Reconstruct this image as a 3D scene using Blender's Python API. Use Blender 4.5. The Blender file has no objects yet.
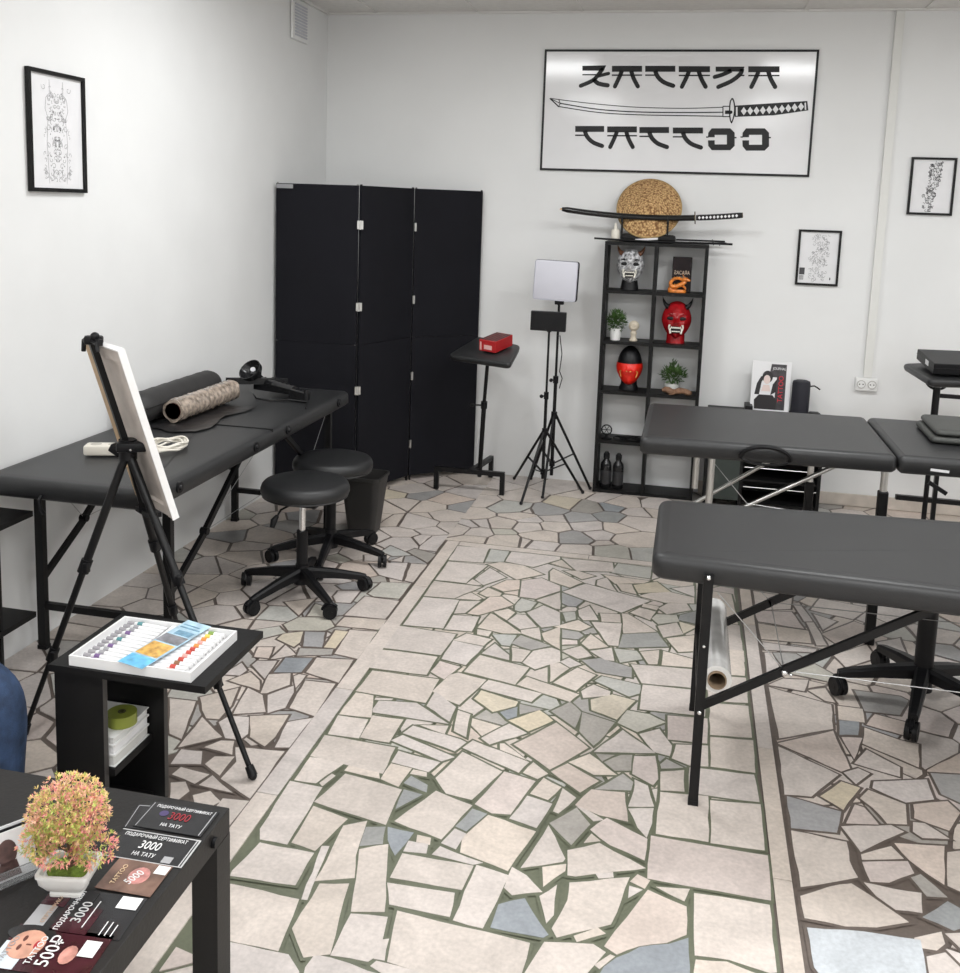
import bpy, bmesh, math, random
from mathutils import Vector, Matrix, Euler
PI = math.pi
random.seed(7)

STONES = """
n -1.007,4.382 -0.856,4.394 -0.845,4.202 -1.002,4.186
n -0.999,4.169 -0.818,4.174 -0.864,3.94 -0.999,3.938
n -1,3.924 -0.79,3.92 -0.872,3.764 -0.999,3.753
n -0.997,3.741 -0.849,3.753 -0.844,3.47 -1,3.458
c -0.846,4.385 -0.758,4.383 -0.757,4.241 -0.838,4.215
n -0.746,4.382 -0.518,4.384 -0.513,4.351 -0.616,4.215 -0.75,4.248
n -0.821,4.188 -0.772,4.232 -0.663,4.222 -0.559,4.142 -0.661,4.043 -0.762,4.142
n -0.836,3.995 -0.801,4.145 -0.711,4.054 -0.787,3.94
n -0.859,3.934 -0.846,3.992 -0.796,3.948 -0.807,3.931
p -0.749,3.933 -0.702,4.026 -0.648,4.043 -0.632,3.94 -0.692,3.897
p -0.638,4.036 -0.559,4.094 -0.47,4.028 -0.462,3.973 -0.548,3.859 -0.616,3.861
n -0.865,3.763 -0.82,3.844 -0.763,3.794 -0.773,3.776
n -0.785,3.846 -0.761,3.919 -0.695,3.877 -0.696,3.845 -0.748,3.82
p -0.786,3.633 -0.734,3.824 -0.688,3.839 -0.625,3.771 -0.741,3.63
n -0.845,3.746 -0.762,3.771 -0.797,3.633 -0.837,3.618
n -0.836,3.601 -0.735,3.615 -0.733,3.475 -0.838,3.464
c -0.61,3.72 -0.618,3.761 -0.605,3.846 -0.538,3.821 -0.552,3.738 -0.588,3.71
n -0.542,3.843 -0.46,3.955 -0.436,3.781 -0.457,3.784
n -0.559,3.71 -0.507,3.8 -0.432,3.748 -0.416,3.629 -0.481,3.586
n -0.62,3.609 -0.596,3.682 -0.56,3.684 -0.501,3.588 -0.559,3.547
n -0.719,3.515 -0.697,3.66 -0.678,3.649 -0.547,3.512 -0.614,3.492
n -0.69,3.679 -0.638,3.725 -0.606,3.696 -0.624,3.615
n -0.716,3.5 -0.66,3.497 -0.663,3.45 -0.708,3.456
n -1.075,3.448 -0.785,3.434 -0.796,3.249 -1.062,3.249
n -1.064,3.234 -0.804,3.233 -0.805,3.091 -1.062,3.085
n -0.782,3.382 -0.747,3.452 -0.647,3.429 -0.664,3.366
n -0.781,3.379 -0.663,3.359 -0.692,3.199 -0.786,3.222
p -0.797,3.116 -0.787,3.204 -0.708,3.181 -0.739,3.076
n -0.686,3.148 -0.66,3.289 -0.473,3.243 -0.499,3.105
n -0.657,3.304 -0.627,3.398 -0.559,3.319 -0.552,3.28
c -0.652,3.473 -0.562,3.492 -0.57,3.393 -0.601,3.392
g -0.568,3.416 -0.547,3.496 -0.424,3.436 -0.49,3.381
n -0.561,3.382 -0.489,3.374 -0.506,3.279 -0.541,3.276
n -0.555,3.54 -0.491,3.583 -0.467,3.475 -0.547,3.512
n -0.473,3.534 -0.414,3.614 -0.388,3.418 -0.455,3.478
n -0.502,3.274 -0.48,3.377 -0.419,3.423 -0.386,3.405 -0.374,3.318 -0.451,3.236
n -0.508,4.369 -0.274,4.381 -0.258,4.267 -0.421,4.227
c -0.248,4.379 -0.096,4.371 -0.098,4.233 -0.268,4.253
n -0.301,4.215 -0.096,4.203 -0.123,4.165 -0.243,4.124
n -0.535,4.181 -0.526,4.222 -0.381,4.095 -0.426,4.022 -0.519,4.072
n -0.475,4.21 -0.414,4.229 -0.336,4.19 -0.388,4.133
n -0.451,3.967 -0.365,4.086 -0.086,3.976 -0.192,3.82 -0.327,3.894
n -0.32,4.144 -0.284,4.186 -0.228,4.035 -0.318,4.085
n -0.236,4.126 -0.172,4.14 -0.144,4.032 -0.208,4.051
y -0.164,4.132 -0.067,4.202 -0.004,4.1 -0.138,4.047
n -0.133,4.017 -0.09,4.062 -0.007,4.099 0.094,4.067 0.094,4.003 -0.025,3.976
n -0.049,3.907 -0.011,3.975 0.063,3.994 0.081,3.928 -0.014,3.857
n -0.001,4.143 0.093,4.201 0.094,4.077
n -0.364,3.794 -0.326,3.85 -0.276,3.72 -0.333,3.702 -0.354,3.738
c -0.422,3.751 -0.375,3.774 -0.363,3.702 -0.398,3.667
n -0.276,3.787 -0.197,3.802 -0.188,3.721 -0.262,3.708
n -0.191,3.812 -0.165,3.812 -0.047,3.676 -0.171,3.623
n -0.159,3.83 -0.123,3.893 -0.058,3.869 -0.077,3.779
n -0.3,3.696 -0.184,3.714 -0.181,3.508 -0.218,3.504
d -0.174,3.615 -0.044,3.669 0,3.554 -0.18,3.493
c -0.071,3.797 -0.054,3.845 0.025,3.86 0.036,3.797 -0.043,3.748
d 0.038,3.864 0.107,3.928 0.107,3.793 0.033,3.812
n -0.046,3.731 0.027,3.786 0.054,3.682 -0.02,3.63
n -0.008,3.626 0.097,3.687 0.101,3.547 0.038,3.519
y 0.036,3.797 0.104,3.768 0.054,3.69
n -0.436,3.607 -0.352,3.697 -0.298,3.648 -0.334,3.598
n -0.316,3.49 -0.291,3.58 -0.217,3.49 -0.284,3.449
n -0.38,3.406 -0.316,3.468 -0.269,3.397 -0.316,3.359
n -0.279,3.436 -0.204,3.486 -0.186,3.379 -0.219,3.377
c -0.195,3.482 -0.112,3.485 -0.088,3.422 -0.165,3.372
n -0.1,3.481 -0.032,3.515 -0.034,3.397 -0.065,3.388
n -0.017,3.513 0.092,3.474 0.092,3.407 -0.019,3.394
n -0.126,3.37 0.092,3.393 0.15,3.39 0.148,3.254 0.092,3.25 -0.081,3.237
g -0.3,3.353 -0.238,3.388 -0.122,3.344 -0.117,3.268 -0.239,3.278
n -0.375,3.156 -0.308,3.29 -0.24,3.252 -0.294,3.119
n -0.374,3.318 -0.346,3.36 -0.297,3.32 -0.334,3.283
n -0.407,3.295 -0.376,3.311 -0.336,3.276 -0.38,3.167 -0.387,3.159
n -0.112,3.941 -0.047,3.925 -0.055,3.887 -0.116,3.904
n -0.993,3.069 -0.755,3.071 -0.757,2.904 -1,2.917
n -0.996,2.907 -0.934,2.903 -0.896,2.769 -1,2.76
n -0.923,2.892 -0.866,2.901 -0.869,2.89 -0.922,2.878
n -1.001,2.753 -0.902,2.755 -0.894,2.643 -0.992,2.64
n -0.909,2.819 -0.907,2.876 -0.786,2.896 -0.654,2.798 -0.903,2.801
n -0.897,2.782 -0.796,2.784 -0.799,2.645 -0.892,2.649
n -0.747,2.986 -0.656,2.905 -0.654,2.811 -0.749,2.886
n -0.645,2.887 -0.601,2.873 -0.583,2.736 -0.628,2.761
n -0.999,2.632 -0.773,2.623 -0.767,2.484 -0.998,2.514
n -0.775,2.707 -0.757,2.757 -0.598,2.72 -0.576,2.708 -0.598,2.652
n -0.736,2.766 -0.651,2.786 -0.651,2.736
n -0.797,2.658 -0.772,2.696 -0.591,2.621 -0.623,2.589
n -0.761,2.546 -0.759,2.609 -0.625,2.583 -0.644,2.526
n -0.996,2.509 -0.888,2.508 -0.931,2.391 -0.995,2.389
n -0.877,2.47 -0.873,2.504 -0.785,2.501 -0.768,2.459
n -0.922,2.394 -0.905,2.446 -0.892,2.439 -0.909,2.382
n -0.765,2.458 -0.76,2.54 -0.695,2.531 -0.706,2.435
n -0.904,2.309 -0.869,2.456 -0.693,2.424 -0.688,2.264
n -0.693,2.504 -0.69,2.527 -0.649,2.524 -0.643,2.502
d -0.697,2.456 -0.687,2.495 -0.63,2.464 -0.624,2.43
d -0.684,2.335 -0.688,2.427 -0.632,2.417
n -1.004,2.382 -0.907,2.377 -0.902,2.124 -0.976,2.125 -0.994,2.164
n -0.895,2.134 -0.899,2.291 -0.792,2.262 -0.826,2.119
n -0.971,2.114 -0.825,2.111 -0.824,1.99 -0.987,1.981 -0.99,1.999
n -0.785,2.093 -0.793,2.232 -0.74,2.267 -0.722,2.127 -0.698,2.05 -0.786,2.015
d -0.735,2.242 -0.686,2.256 -0.672,2.188 -0.726,2.165
n -0.722,2.153 -0.658,2.191 -0.594,1.959 -0.668,1.94
d -0.681,2.257 -0.609,2.252 -0.629,2.153 -0.665,2.207
n -0.986,1.956 -0.797,1.948 -0.778,1.787 -0.92,1.79
n -0.918,1.785 -0.753,1.784 -0.713,1.746 -0.7,1.715 -0.881,1.668
n -0.817,2.141 -0.798,2.145 -0.778,1.951 -0.792,1.949
n -0.771,2.01 -0.704,2.028 -0.667,1.807 -0.719,1.784 -0.776,1.857
n -0.666,1.804 -0.666,1.934 -0.582,1.945 -0.567,1.832 -0.582,1.807
n -0.572,1.876 -0.559,1.882 -0.549,1.819 -0.574,1.818
n -0.699,1.798 -0.663,1.798 -0.532,1.779 -0.526,1.76 -0.696,1.716 -0.705,1.76
n -0.614,2.174 -0.613,2.217 -0.582,2.216 -0.561,2.218 -0.556,2.181
n -0.566,1.814 -0.467,1.807 -0.459,1.777 -0.507,1.771 -0.574,1.797
n -0.728,3.114 -0.704,3.137 -0.599,3.112 -0.649,2.921 -0.699,2.942 -0.756,2.984
n -0.607,3.049 -0.592,3.114 -0.402,3.07 -0.427,3.005
n -0.493,3.107 -0.469,3.173 -0.28,3.098 -0.304,3.04
y -0.612,2.974 -0.601,3.035 -0.468,2.994 -0.471,2.964 -0.536,2.907
y -0.477,2.868 -0.392,2.959 -0.34,2.906 -0.406,2.821
n -0.538,2.743 -0.471,2.85 -0.408,2.81 -0.506,2.715
p -0.436,2.735 -0.329,2.896 -0.215,2.778 -0.311,2.631
d -0.513,2.911 -0.464,2.96 -0.456,2.9 -0.482,2.873
g -0.461,2.981 -0.38,2.969 -0.449,2.916
g -0.355,2.963 -0.304,3.04 -0.26,2.983 -0.268,2.881
g -0.257,2.984 -0.15,2.947 -0.188,2.822 -0.201,2.794 -0.253,2.866
n -0.276,3.121 -0.24,3.18 -0.18,3.148 -0.181,3.119 -0.264,3.078
y -0.239,3.073 -0.172,3.129 -0.095,3.107 -0.145,2.968 -0.229,3.005
c -0.239,3.208 -0.218,3.249 -0.084,3.222 -0.084,3.161 -0.117,3.13
c -0.141,2.949 -0.117,3.037 -0.044,3.03 0.007,2.994 -0.077,2.909
n -0.197,2.759 -0.122,2.909 -0.018,2.803
n -0.58,2.676 -0.559,2.724 -0.375,2.653 -0.395,2.592
n -0.477,2.729 -0.465,2.733 -0.383,2.662 -0.47,2.695
n -0.383,2.595 -0.363,2.656 -0.313,2.609 -0.338,2.575
p -0.306,2.622 -0.265,2.677 -0.168,2.611 -0.213,2.542
n -0.263,2.684 -0.208,2.745 -0.121,2.656 -0.185,2.639
g -0.19,2.75 -0.135,2.759 -0.168,2.715
g -0.162,2.712 -0.117,2.764 -0.084,2.773 -0.082,2.689 -0.129,2.676
g -0.175,2.568 -0.104,2.666 -0.072,2.632 -0.076,2.59
p -0.22,2.48 -0.184,2.565 -0.092,2.575 -0.075,2.444 -0.15,2.452
n -0.618,2.503 -0.575,2.654 -0.442,2.584 -0.496,2.43 -0.571,2.439
p -0.484,2.413 -0.436,2.586 -0.342,2.563 -0.382,2.393 -0.432,2.385
n -0.347,2.5 -0.322,2.585 -0.267,2.553 -0.295,2.484
n -0.382,2.375 -0.353,2.488 -0.281,2.469 -0.306,2.354
n -0.274,2.437 -0.263,2.549 -0.221,2.514 -0.259,2.431
n -0.671,2.285 -0.601,2.444 -0.489,2.405 -0.534,2.244
d -0.486,2.391 -0.443,2.379 -0.48,2.292 -0.512,2.305
n -0.531,2.23 -0.511,2.296 -0.478,2.283 -0.489,2.216
n -0.476,2.207 -0.484,2.264 -0.439,2.375 -0.305,2.339 -0.347,2.169
n -0.319,2.188 -0.277,2.373 -0.217,2.251 -0.221,2.238
g -0.276,2.383 -0.214,2.47 -0.171,2.406 -0.209,2.308
n -0.345,2.108 -0.34,2.186 -0.3,2.165 -0.254,2.117 -0.322,2.088
n -0.268,2.205 -0.212,2.232 -0.211,2.205 -0.255,2.135
n -0.259,2.101 -0.224,2.151 -0.217,2.048 -0.23,2.017
d -0.35,1.972 -0.347,2.049 -0.291,2.085 -0.22,1.983 -0.23,1.971
n -0.437,1.973 -0.426,2.171 -0.342,2.154 -0.366,1.965
n -0.542,2.181 -0.53,2.217 -0.412,2.183 -0.435,2.169
n -0.617,2.073 -0.614,2.166 -0.432,2.166 -0.44,2.075
n -0.618,2.054 -0.454,2.061 -0.446,1.981 -0.591,1.985
n -0.567,1.97 -0.256,1.948 -0.259,1.855 -0.269,1.776 -0.372,1.789 -0.543,1.817
n -0.256,1.85 -0.226,1.959 -0.12,1.98 -0.091,1.963 -0.124,1.893 -0.129,1.857 -0.256,1.824
n -0.216,2.004 -0.193,2.104 -0.196,2.166 -0.056,2.223 -0.07,2.136 -0.087,2.051 -0.201,1.979
n -0.216,2.285 -0.14,2.335 -0.02,2.267 -0.08,2.24 -0.184,2.192 -0.204,2.191
n -0.139,2.216 -0.097,2.231 -0.094,2.212 -0.129,2.199
n -0.215,2.475 -0.198,2.474 -0.138,2.434 -0.164,2.422
p -0.169,2.384 -0.131,2.445 -0.021,2.384 -0.024,2.296 -0.113,2.334
n -0.179,2.325 -0.164,2.368 -0.138,2.344
n -0.165,1.994 -0.116,2.034 -0.096,2.019 -0.156,1.977
n -0.112,1.92 -0.081,1.959 -0.07,1.956 -0.1,1.911
n -0.598,2.246 -0.561,2.243 -0.556,2.215 -0.593,2.218
n 0.004,2.604 0.135,2.619 0.133,2.413 -0.001,2.412
n 0.14,2.601 0.275,2.618 0.273,2.416 0.138,2.41
p -0.013,2.4 0.279,2.396 0.275,2.227 -0.014,2.23
n 0.097,2.206 0.271,2.21 0.271,1.998 0.258,1.992 0.172,2.009 0.099,2.003
n 0.101,1.991 0.167,2.002 0.232,1.982 0.222,1.953 0.097,1.921
p -0.096,1.98 -0.011,2.189 0.08,2.154 0.081,2.062 0.038,2.025 -0.02,2 -0.067,1.962
d -0.067,1.953 -0.02,1.997 0.043,2.023 0.085,2.053 0.088,1.919 -0.108,1.868 -0.091,1.92
n 0.008,2.205 0.087,2.218 0.075,2.171
p -0.054,2.208 -0.038,2.239 -0.007,2.224 -0.018,2.191
n -0.055,2.192 -0.023,2.186 -0.055,2.148
n -0.07,2.646 -0.031,2.625 -0.01,2.53 -0.079,2.512 -0.069,2.584
n -0.078,2.502 -0.011,2.522 -0.012,2.454 -0.023,2.388 -0.049,2.426
n -0.077,3.227 0.132,3.241 0.13,3.066 0.088,3.065 -0.078,3.055
p 0.012,3.039 0.137,3.054 0.135,2.9 0.016,2.891
n -0.07,2.899 -0.011,2.947 0.03,2.858 0.025,2.798 -0.021,2.808
n 0.031,2.788 0.042,2.868 0.137,2.888 0.137,2.772 0.083,2.762
g -0.001,2.745 0.016,2.778 0.065,2.746 0.003,2.724
n 0.001,2.706 0.068,2.733 0.07,2.624 0.004,2.612
n 0.083,2.751 0.266,2.763 0.273,2.629 0.141,2.623 0.081,2.622
n 0.145,2.942 0.274,2.957 0.27,2.775 0.143,2.773
n 0.145,3.161 0.27,3.175 0.271,2.973 0.144,2.955
p -0.078,2.769 -0.017,2.786 -0.004,2.667 -0.017,2.632 -0.078,2.674
n 0.139,3.587 0.275,3.6 0.269,3.394 0.137,3.38
n 0.136,3.361 0.272,3.379 0.27,3.196 0.141,3.174
n -0.169,2.864 -0.139,2.93 -0.132,2.919 -0.159,2.861
n 0.342,4.217 0.499,4.193 0.483,4.063 0.343,4.01
p 0.337,3.975 0.367,4.006 0.484,4.03 0.517,3.873 0.344,3.893
n 0.343,3.872 0.531,3.857 0.53,3.741 0.346,3.725
n 0.348,3.697 0.543,3.69 0.533,3.659 0.352,3.633
n 0.35,3.606 0.376,3.614 0.396,3.481 0.346,3.434
g 0.38,3.615 0.463,3.63 0.502,3.58 0.407,3.493
c 0.426,3.457 0.522,3.56 0.578,3.493 0.559,3.431
n 0.347,3.347 0.4,3.409 0.486,3.426 0.463,3.334
n 0.346,3.331 0.541,3.261 0.527,3.099 0.354,2.993
n 0.489,3.419 0.546,3.404 0.479,3.362
n 0.477,3.346 0.536,3.378 0.557,3.28 0.524,3.285
p 0.348,2.961 0.525,3.086 0.545,2.874 0.518,2.85
n 0.347,2.942 0.507,2.83 0.417,2.695 0.344,2.685
n 0.563,4.076 0.616,4.217 0.805,4.171 0.722,4.027
p 0.58,3.842 0.723,4.006 0.786,3.953 0.62,3.768
n 0.497,4.123 0.524,4.143 0.558,3.957 0.525,3.947
n 0.532,3.939 0.561,3.947 0.587,3.739 0.548,3.728
n 0.57,4.035 0.653,3.985 0.589,3.884
n 0.599,3.661 0.736,3.789 0.755,3.68 0.63,3.566
g 0.633,3.39 0.78,3.387 0.802,3.364 0.754,3.251 0.644,3.247
n 0.561,3.259 0.64,3.26 0.632,3.169 0.552,3.166
d 0.553,3.16 0.616,3.171 0.599,3.081 0.541,3.065
p 0.546,3.053 0.609,3.065 0.565,2.931
p 0.636,3.156 0.674,3.235 0.777,3.203 0.759,3.113
n 0.626,3.134 0.723,3.084 0.775,3.074 0.747,2.936 0.604,3.032
n 0.562,2.907 0.611,2.997 0.692,2.921 0.682,2.868
n 0.524,2.846 0.569,2.881 0.598,2.861 0.55,2.794
n 0.76,3.986 0.805,4.073 0.852,4.024 0.812,3.971
n 0.78,3.824 0.874,3.89 0.868,3.704 0.78,3.696
n 0.17,4.164 0.248,4.152 0.264,3.89 0.167,3.924
n 0.165,3.839 0.269,3.829 0.274,3.505 0.16,3.498
g 0.35,2.678 0.489,2.642 0.465,2.542 0.348,2.531
y 0.442,2.703 0.51,2.795 0.558,2.776 0.496,2.653
n 0.602,2.82 0.756,2.873 0.754,2.773 0.673,2.736 0.593,2.786
n 0.55,2.723 0.58,2.772 0.67,2.725 0.655,2.63 0.603,2.62 0.577,2.685
p 0.495,2.591 0.531,2.687 0.554,2.679 0.58,2.609
n 0.48,2.573 0.612,2.614 0.64,2.593 0.584,2.543 0.514,2.474
n 0.347,2.519 0.484,2.507 0.48,2.429 0.491,2.368 0.349,2.295
n 0.513,2.463 0.595,2.519 0.617,2.474 0.512,2.442
p 0.511,2.433 0.625,2.466 0.631,2.421 0.563,2.368 0.519,2.36
p 0.606,2.535 0.732,2.556 0.695,2.395 0.662,2.429 0.631,2.47
p 0.691,2.731 0.789,2.773 0.81,2.724 0.761,2.631 0.68,2.665
n 0.673,2.644 0.703,2.647 0.752,2.592 0.683,2.578 0.664,2.6
n 0.345,2.261 0.416,2.313 0.472,2.34 0.546,2.27 0.582,2.234 0.506,2.197 0.436,2.182 0.347,2.186
n 0.503,2.352 0.569,2.346 0.633,2.348 0.62,2.275 0.56,2.27 0.524,2.308
g 0.62,2.402 0.646,2.421 0.691,2.348 0.643,2.339
d 0.617,2.26 0.688,2.333 0.726,2.303 0.694,2.242 0.678,2.231
w 0.349,2.155 0.475,2.175 0.596,2.18 0.587,2.077 0.576,2.045 0.372,1.992 0.351,2.034
n 0.733,2.531 0.783,2.553 0.739,2.372 0.702,2.393
g 0.775,2.912 0.882,2.93 0.84,2.762 0.78,2.806
n 0.656,2.216 0.709,2.233 0.689,2.153
n 0.598,2.129 0.642,2.153 0.663,2.115 0.665,2.074 0.591,2.054
n 0.583,2.183 0.649,2.22 0.648,2.181 0.625,2.155 0.595,2.154
n -1.206,2.995 -1.212,3.107 -1.084,3.128 -1.074,2.955
d -1.311,2.964 -1.317,3.077 -1.225,3.1 -1.223,2.99
n -1.165,2.756 -1.186,2.938 -1.082,2.945 -1.07,2.729
n -1.115,2.53 -1.136,2.672 -1.071,2.716 -1.074,2.541
n -1.262,2.675 -1.15,2.713 -1.138,2.583 -1.146,2.527 -1.21,2.563
n -1.293,2.818 -1.321,2.945 -1.254,2.973 -1.225,2.897 -1.274,2.824
n -1.218,2.707 -1.265,2.812 -1.209,2.894 -1.192,2.854 -1.178,2.753
n -1.318,2.673 -1.347,2.839 -1.281,2.807 -1.227,2.712
n -1.193,2.342 -1.189,2.43 -1.226,2.499 -1.079,2.517 -1.075,2.278
n -1.313,2.475 -1.283,2.521 -1.244,2.529 -1.217,2.461
n -1.385,2.454 -1.401,2.629 -1.29,2.541
n -1.467,2.74 -1.377,2.831 -1.347,2.718 -1.346,2.632 -1.386,2.627 -1.423,2.67
n -1.338,2.615 -1.324,2.657 -1.263,2.668 -1.223,2.578 -1.232,2.539 -1.278,2.538
n -1.556,2.707 -1.467,2.712 -1.399,2.498 -1.447,2.515
n -1.269,2.396 -1.261,2.438 -1.206,2.453 -1.203,2.355
n -1.362,2.371 -1.371,2.447 -1.308,2.453 -1.28,2.393
n -1.236,2.299 -1.222,2.35 -1.132,2.29
n -1.332,2.325 -1.326,2.364 -1.233,2.352 -1.25,2.301
n -1.315,2.288 -1.279,2.303 -1.247,2.266 -1.257,2.219 -1.276,2.214
n -1.229,2.251 -1.193,2.281 -1.144,2.245 -1.159,2.217 -1.203,2.215
n -1.145,2.235 -1.145,2.259 -1.073,2.267 -1.076,2.1 -1.146,2.125
n -1.092,1.966 -1.094,2.112 -1.142,2.117 -1.126,2.004
y -1.407,3.208 -1.403,3.256 -1.34,3.294 -1.317,3.208 -1.323,3.165
g -1.333,3.296 -1.26,3.312 -1.225,3.19 -1.293,3.179
y -1.218,3.192 -1.229,3.34 -1.18,3.341 -1.176,3.196
g -1.285,3.103 -1.297,3.16 -1.18,3.186 -1.172,3.145
n -1.363,3.055 -1.357,3.169 -1.292,3.109 -1.349,3.059
p -1.425,3.053 -1.443,3.126 -1.393,3.141 -1.372,3.057
c -1.528,3.247 -1.444,3.311 -1.399,3.267 -1.465,3.191
n -1.405,2.993 -1.401,3.027 -1.336,3.046 -1.322,2.914
n -1.429,2.868 -1.388,2.942 -1.333,2.896 -1.305,2.836
n -1.235,2.955 -1.224,2.974 -1.199,2.973 -1.197,2.882
n -1.469,2.903 -1.446,2.997 -1.405,2.953 -1.412,2.911
n -1.164,3.155 -1.179,3.358 -1.074,3.372 -1.071,3.14
n -1.241,3.38 -1.237,3.462 -1.073,3.484 -1.076,3.389
n -1.243,3.479 -1.227,3.679 -1.081,3.673 -1.082,3.49
c -1.225,3.71 -1.211,3.843 -1.087,3.87 -1.088,3.697 -1.194,3.689
c -1.434,3.331 -1.405,3.408 -1.298,3.44 -1.245,3.37 -1.266,3.326 -1.396,3.287
n -1.328,4.039 -1.17,4.096 -1.134,3.889 -1.246,3.922
n -1.122,3.892 -1.152,4.094 -1.08,4.104 -1.082,3.883
g -1.212,4.24 -1.189,4.287 -1.078,4.243 -1.086,4.127
c -1.328,4.203 -1.31,4.289 -1.229,4.234 -1.182,4.197 -1.26,4.16
n -1.25,4.1 -1.211,4.175 -1.199,4.104
n -1.351,3.641 -1.353,3.702 -1.266,3.733 -1.263,3.598 -1.32,3.59
c -1.379,3.429 -1.392,3.549 -1.328,3.529 -1.286,3.448
n -1.516,3.531 -1.413,3.602 -1.413,3.428
g -1.382,3.757 -1.321,3.82 -1.26,3.741 -1.344,3.722
n -1.386,4.133 -1.313,4.156 -1.307,4.082 -1.363,4.065
"""
SEEDS = """
n,-1.452,4.942 g,-1.409,5.118 n,-1.402,4.66 n,-1.282,4.671 n,-1.291,4.933 n,-1.334,5.425 n,-1.211,5.542 p,-1.241,5.06
g,-1.135,4.969 n,-1.062,5.136 n,-1.234,4.787 n,-1.18,4.819 n,-1.045,4.893 n,-1.326,4.468 n,-1.214,4.402 n,-1.103,4.388
n,-1.206,4.586 n,-1.124,4.667 n,-0.98,4.528 n,-1.071,4.63 n,-1.035,4.696 n,-0.968,4.746 n,-0.983,4.618 c,-0.843,4.677
n,-0.799,4.535 c,-0.873,5.072 n,-0.805,4.943 n,-0.862,4.78 n,-0.755,4.76 n,-0.686,4.546 n,-1.067,5.337 n,-1.035,5.419
y,-1.558,5.101 n,-1.536,4.851 n,-1.396,4.394 n,-1.291,4.353 g,-0.482,5.202 g,-0.51,4.981 d,-0.332,5.252 d,-0.327,5.071
y,-0.603,5.225 g,-0.691,5.071 n,-0.628,4.942 n,-0.74,4.877 n,-0.609,4.807 n,-0.723,4.77 n,-0.445,4.861 g,-0.492,4.685
n,-0.384,4.759 n,-0.303,4.879 n,-0.339,4.632 n,-0.185,5.03 n,-0.277,5.367 n,-0.373,5.417 n,-0.201,4.727 n,-0.635,4.538
n,-0.447,4.512 c,-0.283,4.528 c,-0.143,4.549 n,-0.559,5.475 n,-0.194,5.204 n,-0.638,4.664 n,-0.131,5.383 n,-0.142,5.222
n,-0.794,5.036 n,-0.168,5.403 n,-0.667,5.563 n,-0.524,5.593 n,-2.152,4.329 n,-2.129,4.65 n,-1.926,4.258 n,-2.108,4.031
n,-1.929,4.088 n,-1.912,3.846 n,-1.763,3.806 n,-1.994,3.792 n,-2.161,3.419 n,-1.981,3.353 n,-1.983,3.498 n,-1.841,3.619
n,-1.881,3.48 n,-1.816,3.451 n,-1.74,3.498 n,-1.638,3.41 n,-1.719,3.34 n,-2.133,3.172 n,-2.137,3.064 n,-1.955,3.637
n,-1.874,3.948
"""
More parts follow.
